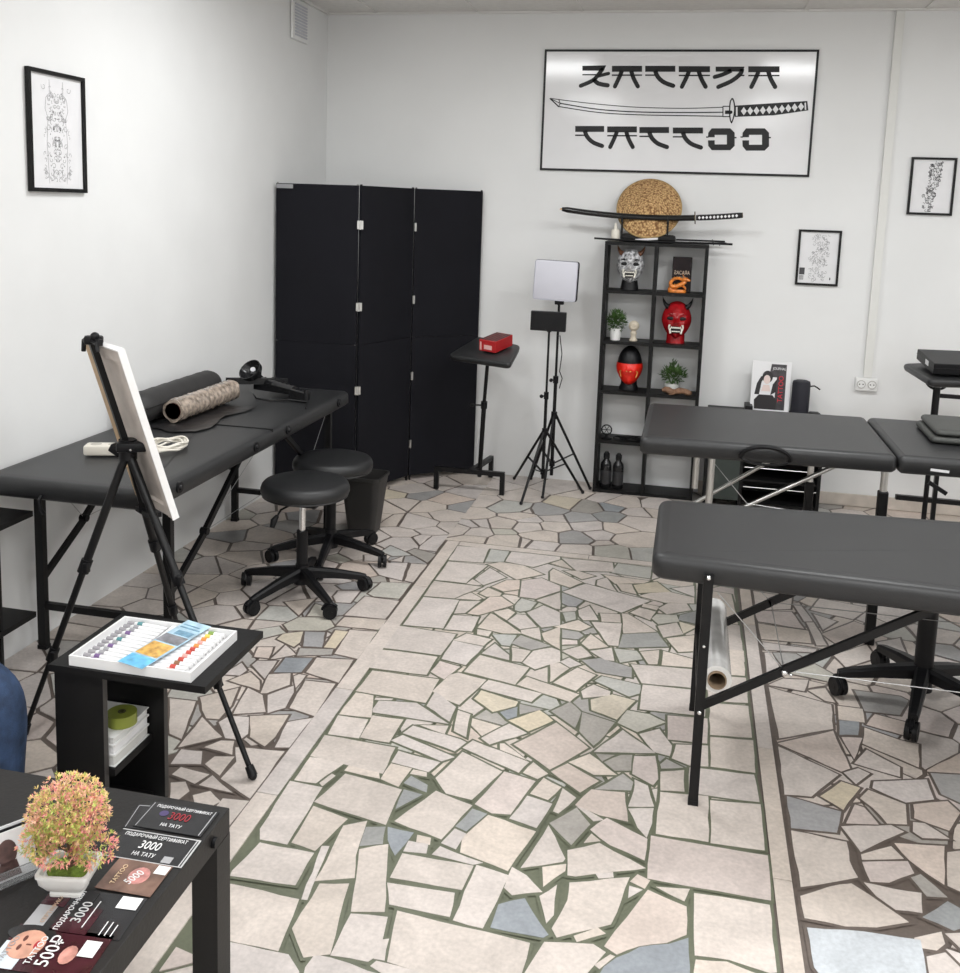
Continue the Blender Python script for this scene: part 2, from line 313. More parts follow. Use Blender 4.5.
SIGN_P = [[[-0.6765, 2.3969], [-0.5437, 2.3999], [-0.5553, 2.3711], [-0.6752, 2.3705]], [[-0.6743, 2.3517], [-0.5892, 2.3522], [-0.5889, 2.3454], [-0.6739, 2.3449]], [[-0.5114, 2.3975], [-0.345, 2.3982], [-0.3432, 2.3662], [-0.5097, 2.3654]], [[-0.509, 2.351], [-0.3424, 2.3519], [-0.342, 2.3443], [-0.5086, 2.3433]], [[-0.3279, 2.3982], [-0.1637, 2.3989], [-0.1618, 2.3671], [-0.3261, 2.3663]], [[-0.3252, 2.352], [-0.2739, 2.3523], [-0.2667, 2.3448], [-0.3248, 2.3444]], [[-0.1451, 2.3973], [0.0227, 2.3979], [0.0247, 2.3664], [-0.1431, 2.3656]], [[-0.1422, 2.3513], [0.0257, 2.3523], [0.0262, 2.3448], [-0.1418, 2.3438]], [[0.0528, 2.3956], [0.2057, 2.3962], [0.1985, 2.3698], [0.0546, 2.3691]], [[0.1816, 2.3532], [0.2079, 2.3533], [0.2084, 2.3459], [0.1788, 2.3457]], [[0.2253, 2.3979], [0.3884, 2.3986], [0.3907, 2.3675], [0.2275, 2.3666]], [[0.2285, 2.3526], [0.3917, 2.3536], [0.3923, 2.3462], [0.229, 2.3452]], [[-0.7011, 2.066], [-0.5379, 2.0687], [-0.5362, 2.036], [-0.6996, 2.0331]], [[-0.6989, 2.0184], [-0.6457, 2.0193], [-0.6382, 2.0117], [-0.6985, 2.0105]], [[-0.5203, 2.0664], [-0.3549, 2.0691], [-0.3531, 2.0366], [-0.5186, 2.0337]], [[-0.5178, 2.019], [-0.3523, 2.022], [-0.3518, 2.0143], [-0.5174, 2.0113]], [[-0.3409, 2.0659], [-0.1777, 2.0686], [-0.1757, 2.0363], [-0.339, 2.0334]], [[-0.3382, 2.0188], [-0.2864, 2.0198], [-0.2791, 2.0122], [-0.3378, 2.0111]], [[-0.1571, 2.0664], [0.0064, 2.0691], [0.0085, 2.037], [-0.1551, 2.0341]], [[-0.1542, 2.0196], [-0.1031, 2.0206], [-0.0959, 2.0131], [-0.1538, 2.012]], [[0.0537, 2.0656], [0.1531, 2.0673], [0.178, 2.0442], [0.1372, 2.0317], [0.072, 2.0305], [0.0368, 2.0417]], [[0.0368, 2.0417], [0.072, 2.0305], [0.0728, 2.0179], [0.0367, 2.0172]], [[0.178, 2.0442], [0.1829, 1.9736], [0.1407, 1.9804], [0.1372, 2.0317]], [[0.0414, 1.9708], [0.0615, 1.9474], [0.1612, 1.9496], [0.1829, 1.9736], [0.1407, 1.9804], [0.0754, 1.9791]], [[0.0378, 2.0003], [0.0739, 2.001], [0.0754, 1.9791], [0.0414, 1.9708]], [[0.0263, 2.0213], [0.0398, 2.0215], [0.0402, 2.0147], [0.0268, 2.0145]], [[0.1763, 2.0215], [0.1896, 2.0217], [0.1901, 2.0142], [0.1768, 2.0139]], [[0.2369, 2.0687], [0.335, 2.0703], [0.3597, 2.0474], [0.3236, 2.0351], [0.2551, 2.0338], [0.2204, 2.0449]], [[0.2204, 2.0449], [0.2551, 2.0338], [0.256, 2.0213], [0.2204, 2.0206]], [[0.3597, 2.0474], [0.365, 1.9748], [0.3274, 1.9824], [0.3236, 2.0351]], [[0.2255, 1.972], [0.2454, 1.9488], [0.3437, 1.9509], [0.365, 1.9748], [0.3274, 1.9824], [0.2589, 1.9811]], [[0.2216, 2.0038], [0.2572, 2.0045], [0.2589, 1.9811], [0.2255, 1.972]], [[0.2102, 2.0246], [0.2234, 2.0249], [0.2239, 2.0182], [0.2106, 2.0179]], [[0.358, 2.0248], [0.3711, 2.0251], [0.3717, 2.0176], [0.3586, 2.0173]], [[0.1681, 2.1888], [0.3727, 2.2045], [0.5459, 2.218], [0.5554, 2.1688], [0.4579, 2.1527], [0.3774, 2.14], [0.1722, 2.1287]]]
SIGN_S = [(0.022, [[-0.5603, 2.3846], [-0.5806, 2.3548], [-0.6138, 2.318], [-0.6808, 2.2876]]), (0.0186, [[-0.5843, 2.342], [-0.5284, 2.3559]]), (0.0236, [[-0.6097, 2.3248], [-0.5823, 2.3012], [-0.5294, 2.2914]]), (0.0228, [[-0.4548, 2.3707], [-0.4679, 2.3343], [-0.4888, 2.2857]]), (0.0228, [[-0.4032, 2.371], [-0.3877, 2.3305], [-0.3619, 2.2868]]), (0.0236, [[-0.272, 2.3733], [-0.2552, 2.3398], [-0.2206, 2.3106], [-0.1687, 2.2917]]), (0.0228, [[-0.0878, 2.3708], [-0.1007, 2.3349], [-0.1214, 2.287]]), (0.0228, [[-0.0358, 2.3711], [-0.0198, 2.3312], [0.0065, 2.2881]]), (0.022, [[0.1388, 2.3753], [0.0906, 2.3527], [0.0514, 2.3408]]), (0.0228, [[0.1943, 2.3838], [0.1854, 2.3565], [0.1425, 2.3199], [0.0741, 2.2878]]), (0.0228, [[0.2812, 2.3718], [0.269, 2.3364], [0.2494, 2.2892]]), (0.0228, [[0.3318, 2.3721], [0.3477, 2.3328], [0.3737, 2.2902]]), (0.0236, [[-0.6458, 2.041], [-0.6294, 2.0066], [-0.5952, 1.9769], [-0.5436, 1.958]]), (0.0228, [[-0.464, 2.0398], [-0.477, 2.0025], [-0.4977, 1.9529]]), (0.0228, [[-0.4127, 2.0407], [-0.3972, 1.9997], [-0.3716, 1.9555]]), (0.0236, [[-0.2853, 2.0412], [-0.2686, 2.0073], [-0.2342, 1.978], [-0.1825, 1.9594]]), (0.0236, [[-0.1013, 2.0418], [-0.0845, 2.0082], [-0.0499, 1.9791], [0.002, 1.9606]]), (0.0042, [[-0.8525, 2.2172], [-0.7227, 2.2022], [-0.5809, 2.1884], [-0.3625, 2.1739], [-0.0972, 2.1713], [0.1064, 2.1797]]), (0.0059, [[-0.7933, 2.1902], [-0.5795, 2.1601], [-0.3611, 2.1484], [-0.0958, 2.1485], [0.1082, 2.1529]]), (0.0051, [[-0.8014, 2.1728], [-0.5786, 2.1429], [-0.3602, 2.1331], [-0.0948, 2.1317], [0.1096, 2.1312]]), (0.0068, [[-0.8525, 2.2172], [-0.8014, 2.1728]]), (0.0042, [[-0.8032, 2.2134], [-0.7933, 2.1902], [-0.8014, 2.1728]]), (0.0042, [[-0.8525, 2.2172], [-0.7933, 2.1902]]), (0.0051, [[0.106, 2.1847], [0.1097, 2.1295]]), (0.0051, [[0.106, 2.1847], [0.1418, 2.1851]]), (0.0051, [[0.1097, 2.1295], [0.1455, 2.13]]), (0.0186, [[0.119, 2.1531], [0.1498, 2.1535]]), (0.0068, [[0.1529, 2.2286], [0.1435, 2.2093], [0.1427, 2.1718], [0.1444, 2.1467], [0.15, 2.1134], [0.1578, 2.0967]]), (0.0068, [[0.1529, 2.2286], [0.1625, 2.2096], [0.1692, 2.1721], [0.1682, 2.1387], [0.1633, 2.1135], [0.1578, 2.0967]])]
SIGN_W = [[[0.2027, 2.1599], [0.2169, 2.1818], [0.2341, 2.1604], [0.2199, 2.1385]], [[0.2363, 2.1614], [0.2504, 2.1832], [0.2676, 2.1618], [0.2535, 2.14]], [[0.2697, 2.1633], [0.2838, 2.185], [0.3009, 2.1637], [0.2869, 2.1419]], [[0.303, 2.1655], [0.317, 2.1873], [0.3342, 2.1659], [0.3202, 2.1441]], [[0.3362, 2.1682], [0.3502, 2.1899], [0.3673, 2.1686], [0.3533, 2.1468]], [[0.3693, 2.1712], [0.3832, 2.1929], [0.4003, 2.1716], [0.3864, 2.1499]], [[0.4022, 2.1747], [0.4161, 2.1963], [0.4331, 2.1751], [0.4193, 2.1534]], [[0.4351, 2.1785], [0.4489, 2.2001], [0.4659, 2.1789], [0.4521, 2.1573]], [[0.4678, 2.1827], [0.4815, 2.2043], [0.4985, 2.1831], [0.4848, 2.1615]], [[0.5004, 2.1874], [0.5141, 2.2089], [0.5311, 2.1877], [0.5174, 2.1662]], [[0.1752, 2.1822], [0.1835, 2.1823], [0.1868, 2.1348], [0.1785, 2.1347]], [[0.5322, 2.208], [0.5393, 2.2097], [0.5439, 2.1719], [0.5367, 2.1702]]]
EXPO = -0.45
SC = bpy.context.scene
COL = SC.collection

# ------------------------------------------------------------------ materials
MATS = {}
def mat(name, col, rough=.5, metal=0., bump=0., bscale=200., var=0., vscale=6., spec=.5, emis=None, trans=0., coat=0., alpha=1.):
    if name in MATS: return MATS[name]
    m = bpy.data.materials.new(name); m.use_nodes = True
    nt = m.node_tree; b = nt.nodes['Principled BSDF']
    b.inputs['Base Color'].default_value = (*col, 1); b.inputs['Roughness'].default_value = rough
    b.inputs['Metallic'].default_value = metal; b.inputs['Specular IOR Level'].default_value = spec
    b.inputs['Transmission Weight'].default_value = trans; b.inputs['Coat Weight'].default_value = coat
    b.inputs['Alpha'].default_value = alpha
    if emis: b.inputs['Emission Color'].default_value = (*emis[:3], 1); b.inputs['Emission Strength'].default_value = emis[3]
    tc = nt.nodes.new('ShaderNodeTexCoord')
    if var > 0:
        n = nt.nodes.new('ShaderNodeTexNoise'); n.inputs['Scale'].default_value = vscale; n.inputs['Detail'].default_value = 6
        nt.links.new(tc.outputs['Object'], n.inputs['Vector'])
        r = nt.nodes.new('ShaderNodeValToRGB')
        r.color_ramp.elements[0].position = .3; r.color_ramp.elements[1].position = .7
        r.color_ramp.elements[0].color = (*[c*(1-var) for c in col], 1)
        r.color_ramp.elements[1].color = (*[min(1, c*(1+var)) for c in col], 1)
        nt.links.new(n.outputs['Fac'], r.inputs['Fac']); nt.links.new(r.outputs['Color'], b.inputs['Base Color'])
    if bump > 0:
        n2 = nt.nodes.new('ShaderNodeTexNoise'); n2.inputs['Scale'].default_value = bscale; n2.inputs['Detail'].default_value = 3
        nt.links.new(tc.outputs['Object'], n2.inputs['Vector'])
        bp = nt.nodes.new('ShaderNodeBump'); bp.inputs['Strength'].default_value = bump; bp.inputs['Distance'].default_value = .002
        nt.links.new(n2.outputs['Fac'], bp.inputs['Height']); nt.links.new(bp.outputs['Normal'], b.inputs['Normal'])
    MATS[name] = m
    return m

VINYL = mat('black_vinyl', (.019, .0195, .0205), .42, bump=.25, bscale=350, var=.08, vscale=5)
VINYL2 = mat('stool_vinyl', (.011, .0115, .0125), .45, bump=.3, bscale=400, var=.08)
BMETAL = mat('black_metal', (.005, .005, .0055), .38, bump=.05, var=.1, spec=.3)
BPLAST = mat('black_plastic', (.006, .006, .007), .42, bump=.1, bscale=120, var=.12, spec=.25)
BLACKW = mat('black_laminate', (.0055, .0053, .0055), .5, bump=.15, bscale=90, var=.18, vscale=14, spec=.25)
TABLEW = mat('grey_black_laminate', (.013, .012, .0115), .45, spec=.35, bump=.2, bscale=150, var=.15, vscale=18)
FABRIC = mat('black_screen_fabric', (.0045, .0045, .0075), .8, bump=.35, bscale=25, var=.1, vscale=4, spec=.25)
ALU = mat('brushed_aluminium', (.62, .62, .6), .3, 1., bump=.05, var=.06)
CHROME = mat('chrome', (.8, .8, .8), .12, 1., var=.03)
STEELW = mat('wire_steel', (.45, .45, .45), .3, .9, var=.05)
WHITE = mat('white_plastic', (.8, .8, .79), .4, var=.03)
PAPER = mat('white_paper', (.78, .78, .79), .5, var=.02, vscale=20)
INK = mat('black_ink', (.007, .007, .008), .4, var=.05, spec=.3)
GREYINK = mat('grey_pencil', (.30, .30, .31), .7, var=.1)
DKINK = mat('dark_pencil', (.07, .07, .075), .7, var=.1)
FRAMEB = mat('black_frame', (.006, .006, .006), .4, spec=.25, bump=.05, var=.1)
WOOD = mat('pale_wood', (.52, .37, .22), .6, bump=.2, bscale=60, var=.15, vscale=20)
CANVAS = mat('canvas_back', (.60, .54, .49), .85, bump=.5, bscale=500, var=.18, vscale=9)
CANVASW = mat('canvas_white', (.85, .84, .83), .8, bump=.3, bscale=500, var=.02)
RED = mat('red_card', (.42, .015, .018), .4, var=.1)
REDL = mat('glossy_red_lacquer', (.33, .008, .012), .22, bump=.05, var=.3, vscale=25)
REDB = mat('bright_red_lacquer', (.75, .02, .01), .3, var=.2, vscale=30)
BONE = mat('ivory_teeth', (.85, .82, .74), .35, var=.05)
GOLD = mat('gold_trim', (.75, .42, .12), .35, .6, var=.2)
ORANGE = mat('orange_resin', (.75, .22, .03), .35, var=.4, vscale=60)
HORN = mat('horn_brown', (.12, .05, .025), .4, var=.4, vscale=30)
WHITEM = mat('white_mask_paint', (.42, .42, .43), .35, bump=.1, var=.9, vscale=70)
CREAM = mat('cream_resin', (.62, .55, .44), .6, bump=.2, bscale=60, var=.15, vscale=30)
LEAFG = mat('green_leaf', (.05, .11, .022), .5, var=.5, vscale=40)
DRIFT = mat('driftwood', (.22, .12, .07), .75, bump=.5, bscale=80, var=.35, vscale=30)
BROWNC = mat('cardboard_core', (.28, .20, .13), .8, var=.15)
SKIN = mat('skin', (.52, .31, .22), .55, var=.08)
DENIM = mat('blue_denim', (.022, .045, .10), .85, bump=.6, bscale=260, var=.45, vscale=22)
SHIRT = mat('dark_shirt', (.03, .03, .035), .85, bump=.4, bscale=200, var=.1)
HAIR = mat('dark_hair', (.02, .013, .01), .5, bump=.5, bscale=90, var=.2)
LEDW = mat('light_diffuser', (.60, .60, .66), .35, var=.02)
LILAC = mat('lilac_grille', (.55, .55, .60), .5, var=.05)
WALLC = (.79, .795, .79)
WALLM = mat('wall_paint', WALLC, .55, bump=.18, bscale=18, var=.025, vscale=3)
WALLB = mat('back_wall_paint', WALLC, .5, bump=.35, bscale=9, var=.025, vscale=2)
SKIRT = mat('beige_skirting', (.58, .52, .46), .5, bump=.2, bscale=40, var=.2, vscale=10)
GLASS = mat('clear_acrylic', (.95, .96, .97), .05, trans=.9, var=.01)

# ------------------------------------------------------------------ helpers
def wloc(p):
    v = Vector((0, 0, 0))
    while p is not None:
        v += p.location; p = p.parent
    return v

class MB:
    """collects shapes (world coordinates) into one mesh"""
    def __init__(s): s.bm = bmesh.new()
    def box(s, c, size, rot=(0, 0, 0), bev=0., seg=2):
        g = bmesh.ops.create_cube(s.bm, size=1.0)['verts']
        bmesh.ops.scale(s.bm, vec=size, verts=g)
        if bev > 0:
            es = list({e for v in g for e in v.link_edges})
            r = bmesh.ops.bevel(s.bm, geom=es, offset=bev, segments=seg, affect='EDGES', profile=.5)
            g = list({v for f in r['faces'] for v in f.verts} | {v for v in g if v.is_valid})
        if any(rot): bmesh.ops.rotate(s.bm, matrix=Euler(rot).to_matrix(), verts=g)
        bmesh.ops.translate(s.bm, vec=c, verts=g); return s
    def b2(s, a, b, bev=0., seg=2):
        return s.box([(a[i]+b[i])/2 for i in range(3)], [abs(b[i]-a[i]) for i in range(3)], bev=bev, seg=seg)
    def bar(s, p, q, w, h, up=(0, 0, 1)):
        p, q = Vector(p), Vector(q); d = (q-p); L = d.length; d.normalize()
        u = Vector(up)
        if abs(d.dot(u)) > .98: u = Vector((0, 1, 0))
        x = d.cross(u).normalized(); y = x.cross(d)
        vs = []
        for t in (p, q):
            for a, b in ((-1, -1), (1, -1), (1, 1), (-1, 1)):
                vs.append(s.bm.verts.new(t+x*a*w/2+y*b*h/2))
        for f in ((3, 2, 1, 0), (4, 5, 6, 7), (0, 1, 5, 4), (1, 2, 6, 5), (2, 3, 7, 6), (3, 0, 4, 7)):
            s.bm.faces.new([vs[i] for i in f])
        return s
    def cyl(s, p, q, r0, r1=None, n=20, cap=True):
        if r1 is None: r1 = r0
        p, q = Vector(p), Vector(q); d = (q-p).normalized()
        u = Vector((0, 0, 1)) if abs(d.z) < .9 else Vector((1, 0, 0))
        x = d.cross(u).normalized(); y = d.cross(x)
        A, B = [], []
        for i in range(n):
            a = 2*PI*i/n; o = x*math.cos(a)+y*math.sin(a)
            A.append(s.bm.verts.new(p+o*r0)); B.append(s.bm.verts.new(q+o*r1))
        for i in range(n):
            j = (i+1) % n; s.bm.faces.new((A[i], A[j], B[j], B[i]))
        if cap: s.bm.faces.new(A[::-1]); s.bm.faces.new(B)
        return s
    def lathe(s, prof, c=(0, 0, 0), n=32, sx=1., sy=1.):
        """prof: list of (r, z)"""
        rings = []
        for r, z in prof:
            if r < 1e-5: rings.append([s.bm.verts.new((c[0], c[1], c[2]+z))])
            else: rings.append([s.bm.verts.new((c[0]+r*sx*math.cos(2*PI*i/n), c[1]+r*sy*math.sin(2*PI*i/n), c[2]+z)) for i in range(n)])
        for a, b in zip(rings, rings[1:]):
            for i in range(n):
                j = (i+1) % n
                if len(a) == 1 and len(b) == 1: continue
                if len(a) == 1: s.bm.faces.new((a[0], b[j], b[i]))
                elif len(b) == 1: s.bm.faces.new((a[i], a[j], b[0]))
                else: s.bm.faces.new((a[i], a[j], b[j], b[i]))
        if len(rings[0]) > 1: s.bm.faces.new(rings[0][::-1])
        if len(rings[-1]) > 1: s.bm.faces.new(rings[-1])
        return s
    def tube(s, pts, r, n=8, closed=False, rr=None):
        P = [Vector(p) for p in pts]; rings = []; N = len(P)
        pu = None
        for i in range(N):
            if closed: d = P[(i+1) % N]-P[i-1]
            else: d = P[min(i+1, N-1)]-P[max(i-1, 0)]
            if d.length < 1e-9: d = Vector((0, 0, 1))
            d.normalize()
            if pu is None:
                pu = Vector((0, 0, 1)) if abs(d.z) < .9 else Vector((1, 0, 0))
            x = d.cross(pu)
            if x.length < 1e-4: x = d.cross(Vector((0, 1, .3)))
            x.normalize(); y = x.cross(d).normalized(); pu = y
            rad = rr[i] if rr else r
            rings.append([s.bm.verts.new(P[i]+x*rad*math.cos(2*PI*k/n)+y*rad*math.sin(2*PI*k/n)) for k in range(n)])
        rg = list(zip(rings, rings[1:])) + ([(rings[-1], rings[0])] if closed else [])
        for a, b in rg:
            for k in range(n):
                j = (k+1) % n; s.bm.faces.new((a[k], b[k], b[j], a[j]))
        if not closed: s.bm.faces.new(rings[0]); s.bm.faces.new(rings[-1][::-1])
        return s
    def prism(s, poly, z0, z1, M=None):
        """poly 2-D list extruded z0..z1, optional matrix"""
        A = [Vector((x, y, z0)) for x, y in poly]; B = [Vector((x, y, z1)) for x, y in poly]
        if M is not None: A = [M @ v for v in A]; B = [M @ v for v in B]
        A = [s.bm.verts.new(v) for v in A]; B = [s.bm.verts.new(v) for v in B]
        n = len(poly)
        for i in range(n):
            j = (i+1) % n; s.bm.faces.new((A[i], A[j], B[j], B[i]))
        s.bm.faces.new(A[::-1]); s.bm.faces.new(B)
        return s
    def ball(s, c, r, sc=(1, 1, 1), u=16, v=10):
        g = bmesh.ops.create_uvsphere(s.bm, u_segments=u, v_segments=v, radius=r)['verts']
        bmesh.ops.scale(s.bm, vec=sc, verts=g); bmesh.ops.translate(s.bm, vec=c, verts=g); return s
    def torus(s, c, R, r, axis='Z', n=24, m=8, a0=0, a1=2*PI):
        pts = []
        full = abs(a1-a0-2*PI) < 1e-6
        k = n if full else n+1
        for i in range(k):
            a = a0+(a1-a0)*i/n; u, w = R*math.cos(a), R*math.sin(a)
            pts.append({'Z': (c[0]+u, c[1]+w, c[2]), 'Y': (c[0]+u, c[1], c[2]+w), 'X': (c[0], c[1]+u, c[2]+w)}[axis])
        return s.tube(pts, r, m, closed=full)
    def build(s, name, m, parent=None, smooth=False, auto=None):
        bmesh.ops.recalc_face_normals(s.bm, faces=s.bm.faces)
        off = wloc(parent) if parent is not None else Vector((0, 0, 0))
        if off.length: bmesh.ops.translate(s.bm, vec=-off, verts=s.bm.verts)
        me = bpy.data.meshes.new(name); s.bm.to_mesh(me); s.bm.free()
        if m is not None: me.materials.append(m)
        if smooth:
            ang = math.radians(auto if auto else 40)
            for p in me.polygons: p.use_smooth = True
            try: me.set_sharp_from_angle(angle=ang)
            except Exception: pass
        o = bpy.data.objects.new(name, me); COL.objects.link(o)
        if parent is not None: o.parent = parent
        return o

def tag(o, label=None, cat=None, group=None, kind=None):
    if label: o['label'] = label
    if cat: o['category'] = cat
    if group: o['group'] = group
    if kind: o['kind'] = kind
    return o
def thing(name, label, cat, loc=(0, 0, 0), group=None):
    o = bpy.data.objects.new(name, None); COL.objects.link(o); o.location = loc
    o.empty_display_size = .05
    return tag(o, label, cat, group)
def kids(o): return [c for c in bpy.data.objects if c.parent == o]
def copy_tree(o, parent=None):
    c = o.copy(); COL.objects.link(c)
    if parent is not None: c.parent = parent
    for ch in kids(o): copy_tree(ch, c)
    return c
def dup(root, loc, rz, label=None, group=None):
    r = copy_tree(root); r.location = loc; r.rotation_euler = (0, 0, rz)
    if label: r['label'] = label
    if group: r['group'] = group
    return r
def text_mesh(name, body, size, m, parent, loc, rot=(0, 0, 0), ext=.0006, align='CENTER', sx=1., shear=0.):
    cu = bpy.data.curves.new(name, 'FONT'); cu.body = body; cu.size = size; cu.extrude = ext
    cu.align_x = align; cu.align_y = 'CENTER'; cu.shear = shear; cu.resolution_u = 3
    t = bpy.data.objects.new(name, cu); COL.objects.link(t)
    bpy.context.view_layer.update()
    me = bpy.data.meshes.new_from_object(t)
    bpy.data.objects.remove(t)
    M = Matrix.Translation(Vector(loc)-(wloc(parent) if parent else Vector())) @ Euler(rot).to_matrix().to_4x4() @ Matrix.Diagonal((sx, 1, 1, 1))
    me.transform(M); me.materials.clear(); me.materials.append(m)
    o = bpy.data.objects.new(name, me); COL.objects.link(o)
    if parent: o.parent = parent
    return o
def wires(name, m, parent, segs, r=.0018):
    b = MB()
    for p, q in segs: b.cyl(p, q, r, n=6)
    return b.build(name, m, parent)

# ------------------------------------------------------------------ room shell
XL, YB, ZC, XR, YF = -2.225, 5.70, 2.695, 3.3, -1.7
def struct(name, mb, m): return tag(mb.build(name, m), kind='structure')
struct('wall_left', MB().prism([(XL-.2, YF-.1), (-2.2615+.0115*(YF-.1), YF-.1), (-2.2615+.0115*(YB+.1), YB+.1), (XL-.2, YB+.1)], -.02, ZC+.1), WALLM)
struct('wall_back', MB().b2((XL, YB, -.02), (XR+.1, YB+.1, ZC+.1)), WALLB)
struct('wall_right', MB().b2((XR, YF-.1, -.02), (XR+.1, YB, ZC+.1)), WALLM)
struct('wall_front', MB().b2((XL, YF-.1, -.02), (XR, YF, ZC+.1)), WALLM)
tag(MB().b2((.11, YB-.012, .0), (XR, YB, .07), bev=.003).build('baseboard_back', SKIRT), kind='structure')
CEILM = mat('ceiling_tile', (.74, .725, .70), .9, bump=.5, bscale=120, var=.04, vscale=30)
cb = MB().b2((XL, YF, ZC), (XR, YB, ZC+.08))
x = XL+.33
while x < XR: cb.b2((x-.012, YF, ZC-.006), (x+.012, YB, ZC)); x += .6
y = YB-.55
while y > YF: cb.b2((XL, y-.012, ZC-.0065), (XR, y+.012, ZC)); y -= .6
struct('ceiling', cb, CEILM)
# wall angle along the ceiling
tag(MB().b2((XL, YB-.02, ZC-.012), (XR, YB, ZC-.0005)).build('trim_1', mat('trim_white', (.75, .74, .72), .5, var=.02)), kind='structure')
tag(MB().b2((XL, YF, ZC-.012), (XL+.045, YB-.02, ZC-.0005)).build('trim_2', MATS['trim_white']), kind='structure')

# ------------------------------------------------------------------ crazy paving floor
def clip(poly, nx, ny, d):
    """keep points with n.p <= d"""
    out = []
    for i in range(len(poly)):
        a, b = poly[i], poly[(i+1) % len(poly)]
        da, db = a[0]*nx+a[1]*ny-d, b[0]*nx+b[1]*ny-d
        if da <= 0: out.append(a)
        if (da < 0 < db) or (db < 0 < da):
            t = da/(da-db); out.append((a[0]+(b[0]-a[0])*t, a[1]+(b[1]-a[1])*t))
    return out
def inside(p, poly):
    c = False; n = len(poly)
    for i in range(n):
        (x1, y1), (x2, y2) = poly[i], poly[i-1]
        if (y1 > p[1]) != (y2 > p[1]) and p[0] < (x2-x1)*(p[1]-y1)/(y2-y1)+x1: c = not c
    return c
def area(p): return sum(p[i-1][0]*p[i][1]-p[i][0]*p[i-1][1] for i in range(len(p)))/2
rnd = random.Random(11)
TR = []
for l in STONES.strip().split('\n'):
    t = l.split(); ps = [tuple(map(float, q.split(','))) for q in t[1:]]
    if area(ps) < 0: ps.reverse()
    TR.append((t[0], ps))
SD = [(s.split(',')[0], float(s.split(',')[1]), float(s.split(',')[2])) for s in SEEDS.split()]
STC = {'n': (.60, .535, .487), 'p': (.60, .515, .465), 'y': (.61, .54, .43), 'c': (.49, .475, .43), 'g': (.37, .355, .34), 'd': (.30, .31, .315), 'w': (.50, .52, .535)}
GR_C, GR_O = (.125, .135, .09), (.125, .10, .085)
fb = bmesh.new(); cl = fb.loops.layers.float_color.new('stone')
def face(poly, z, col, thick=0):
    vs = [fb.verts.new((x, y, z)) for x, y in poly]
    f = fb.faces.new(vs)
    for lp in f.loops: lp[cl] = (*col, 1)
    if thick:
        lo = [fb.verts.new((x, y, z-thick)) for x, y in poly]
        for i in range(len(poly)):
            j = (i+1) % len(poly)
            g = fb.faces.new((lo[i], lo[j], vs[j], vs[i]))
            for lp in g.loops: lp[cl] = (*col, 1)
def scol(c):
    b = STC[c]; k = rnd.uniform(.92, 1.05); w = rnd.uniform(-.02, .02)
    return (b[0]*k+w*.6, b[1]*k, b[2]*k-w)
def rough_poly(ps):
    out = []
    for i in range(len(ps)):
        a, b = ps[i], ps[(i+1) % len(ps)]
        out.append(a); L = math.hypot(b[0]-a[0], b[1]-a[1])
        k = int(L/.06)
        for j in range(1, k+1):
            t = j/(k+1); o = rnd.uniform(-1, 1)*.0022
            nx, ny = (b[1]-a[1])/L, -(b[0]-a[0])/L
            out.append((a[0]+(b[0]-a[0])*t+nx*o, a[1]+(b[1]-a[1])*t+ny*o))
    return out
def grow(ps, g):
    n = len(ps); out = []
    for i in range(n):
        a, b, c = ps[i-1], ps[i], ps[(i+1) % n]
        def nr(p, q):
            L = math.hypot(q[0]-p[0], q[1]-p[1]) or 1; return ((q[1]-p[1])/L, -(q[0]-p[0])/L)
        n1, n2 = nr(a, b), nr(b, c); mx, my = n1[0]+n2[0], n1[1]+n2[1]; k = mx*mx+my*my
        k = max(k, .5); out.append((b[0]+2*mx*g/k, b[1]+2*my*g/k))
    return out
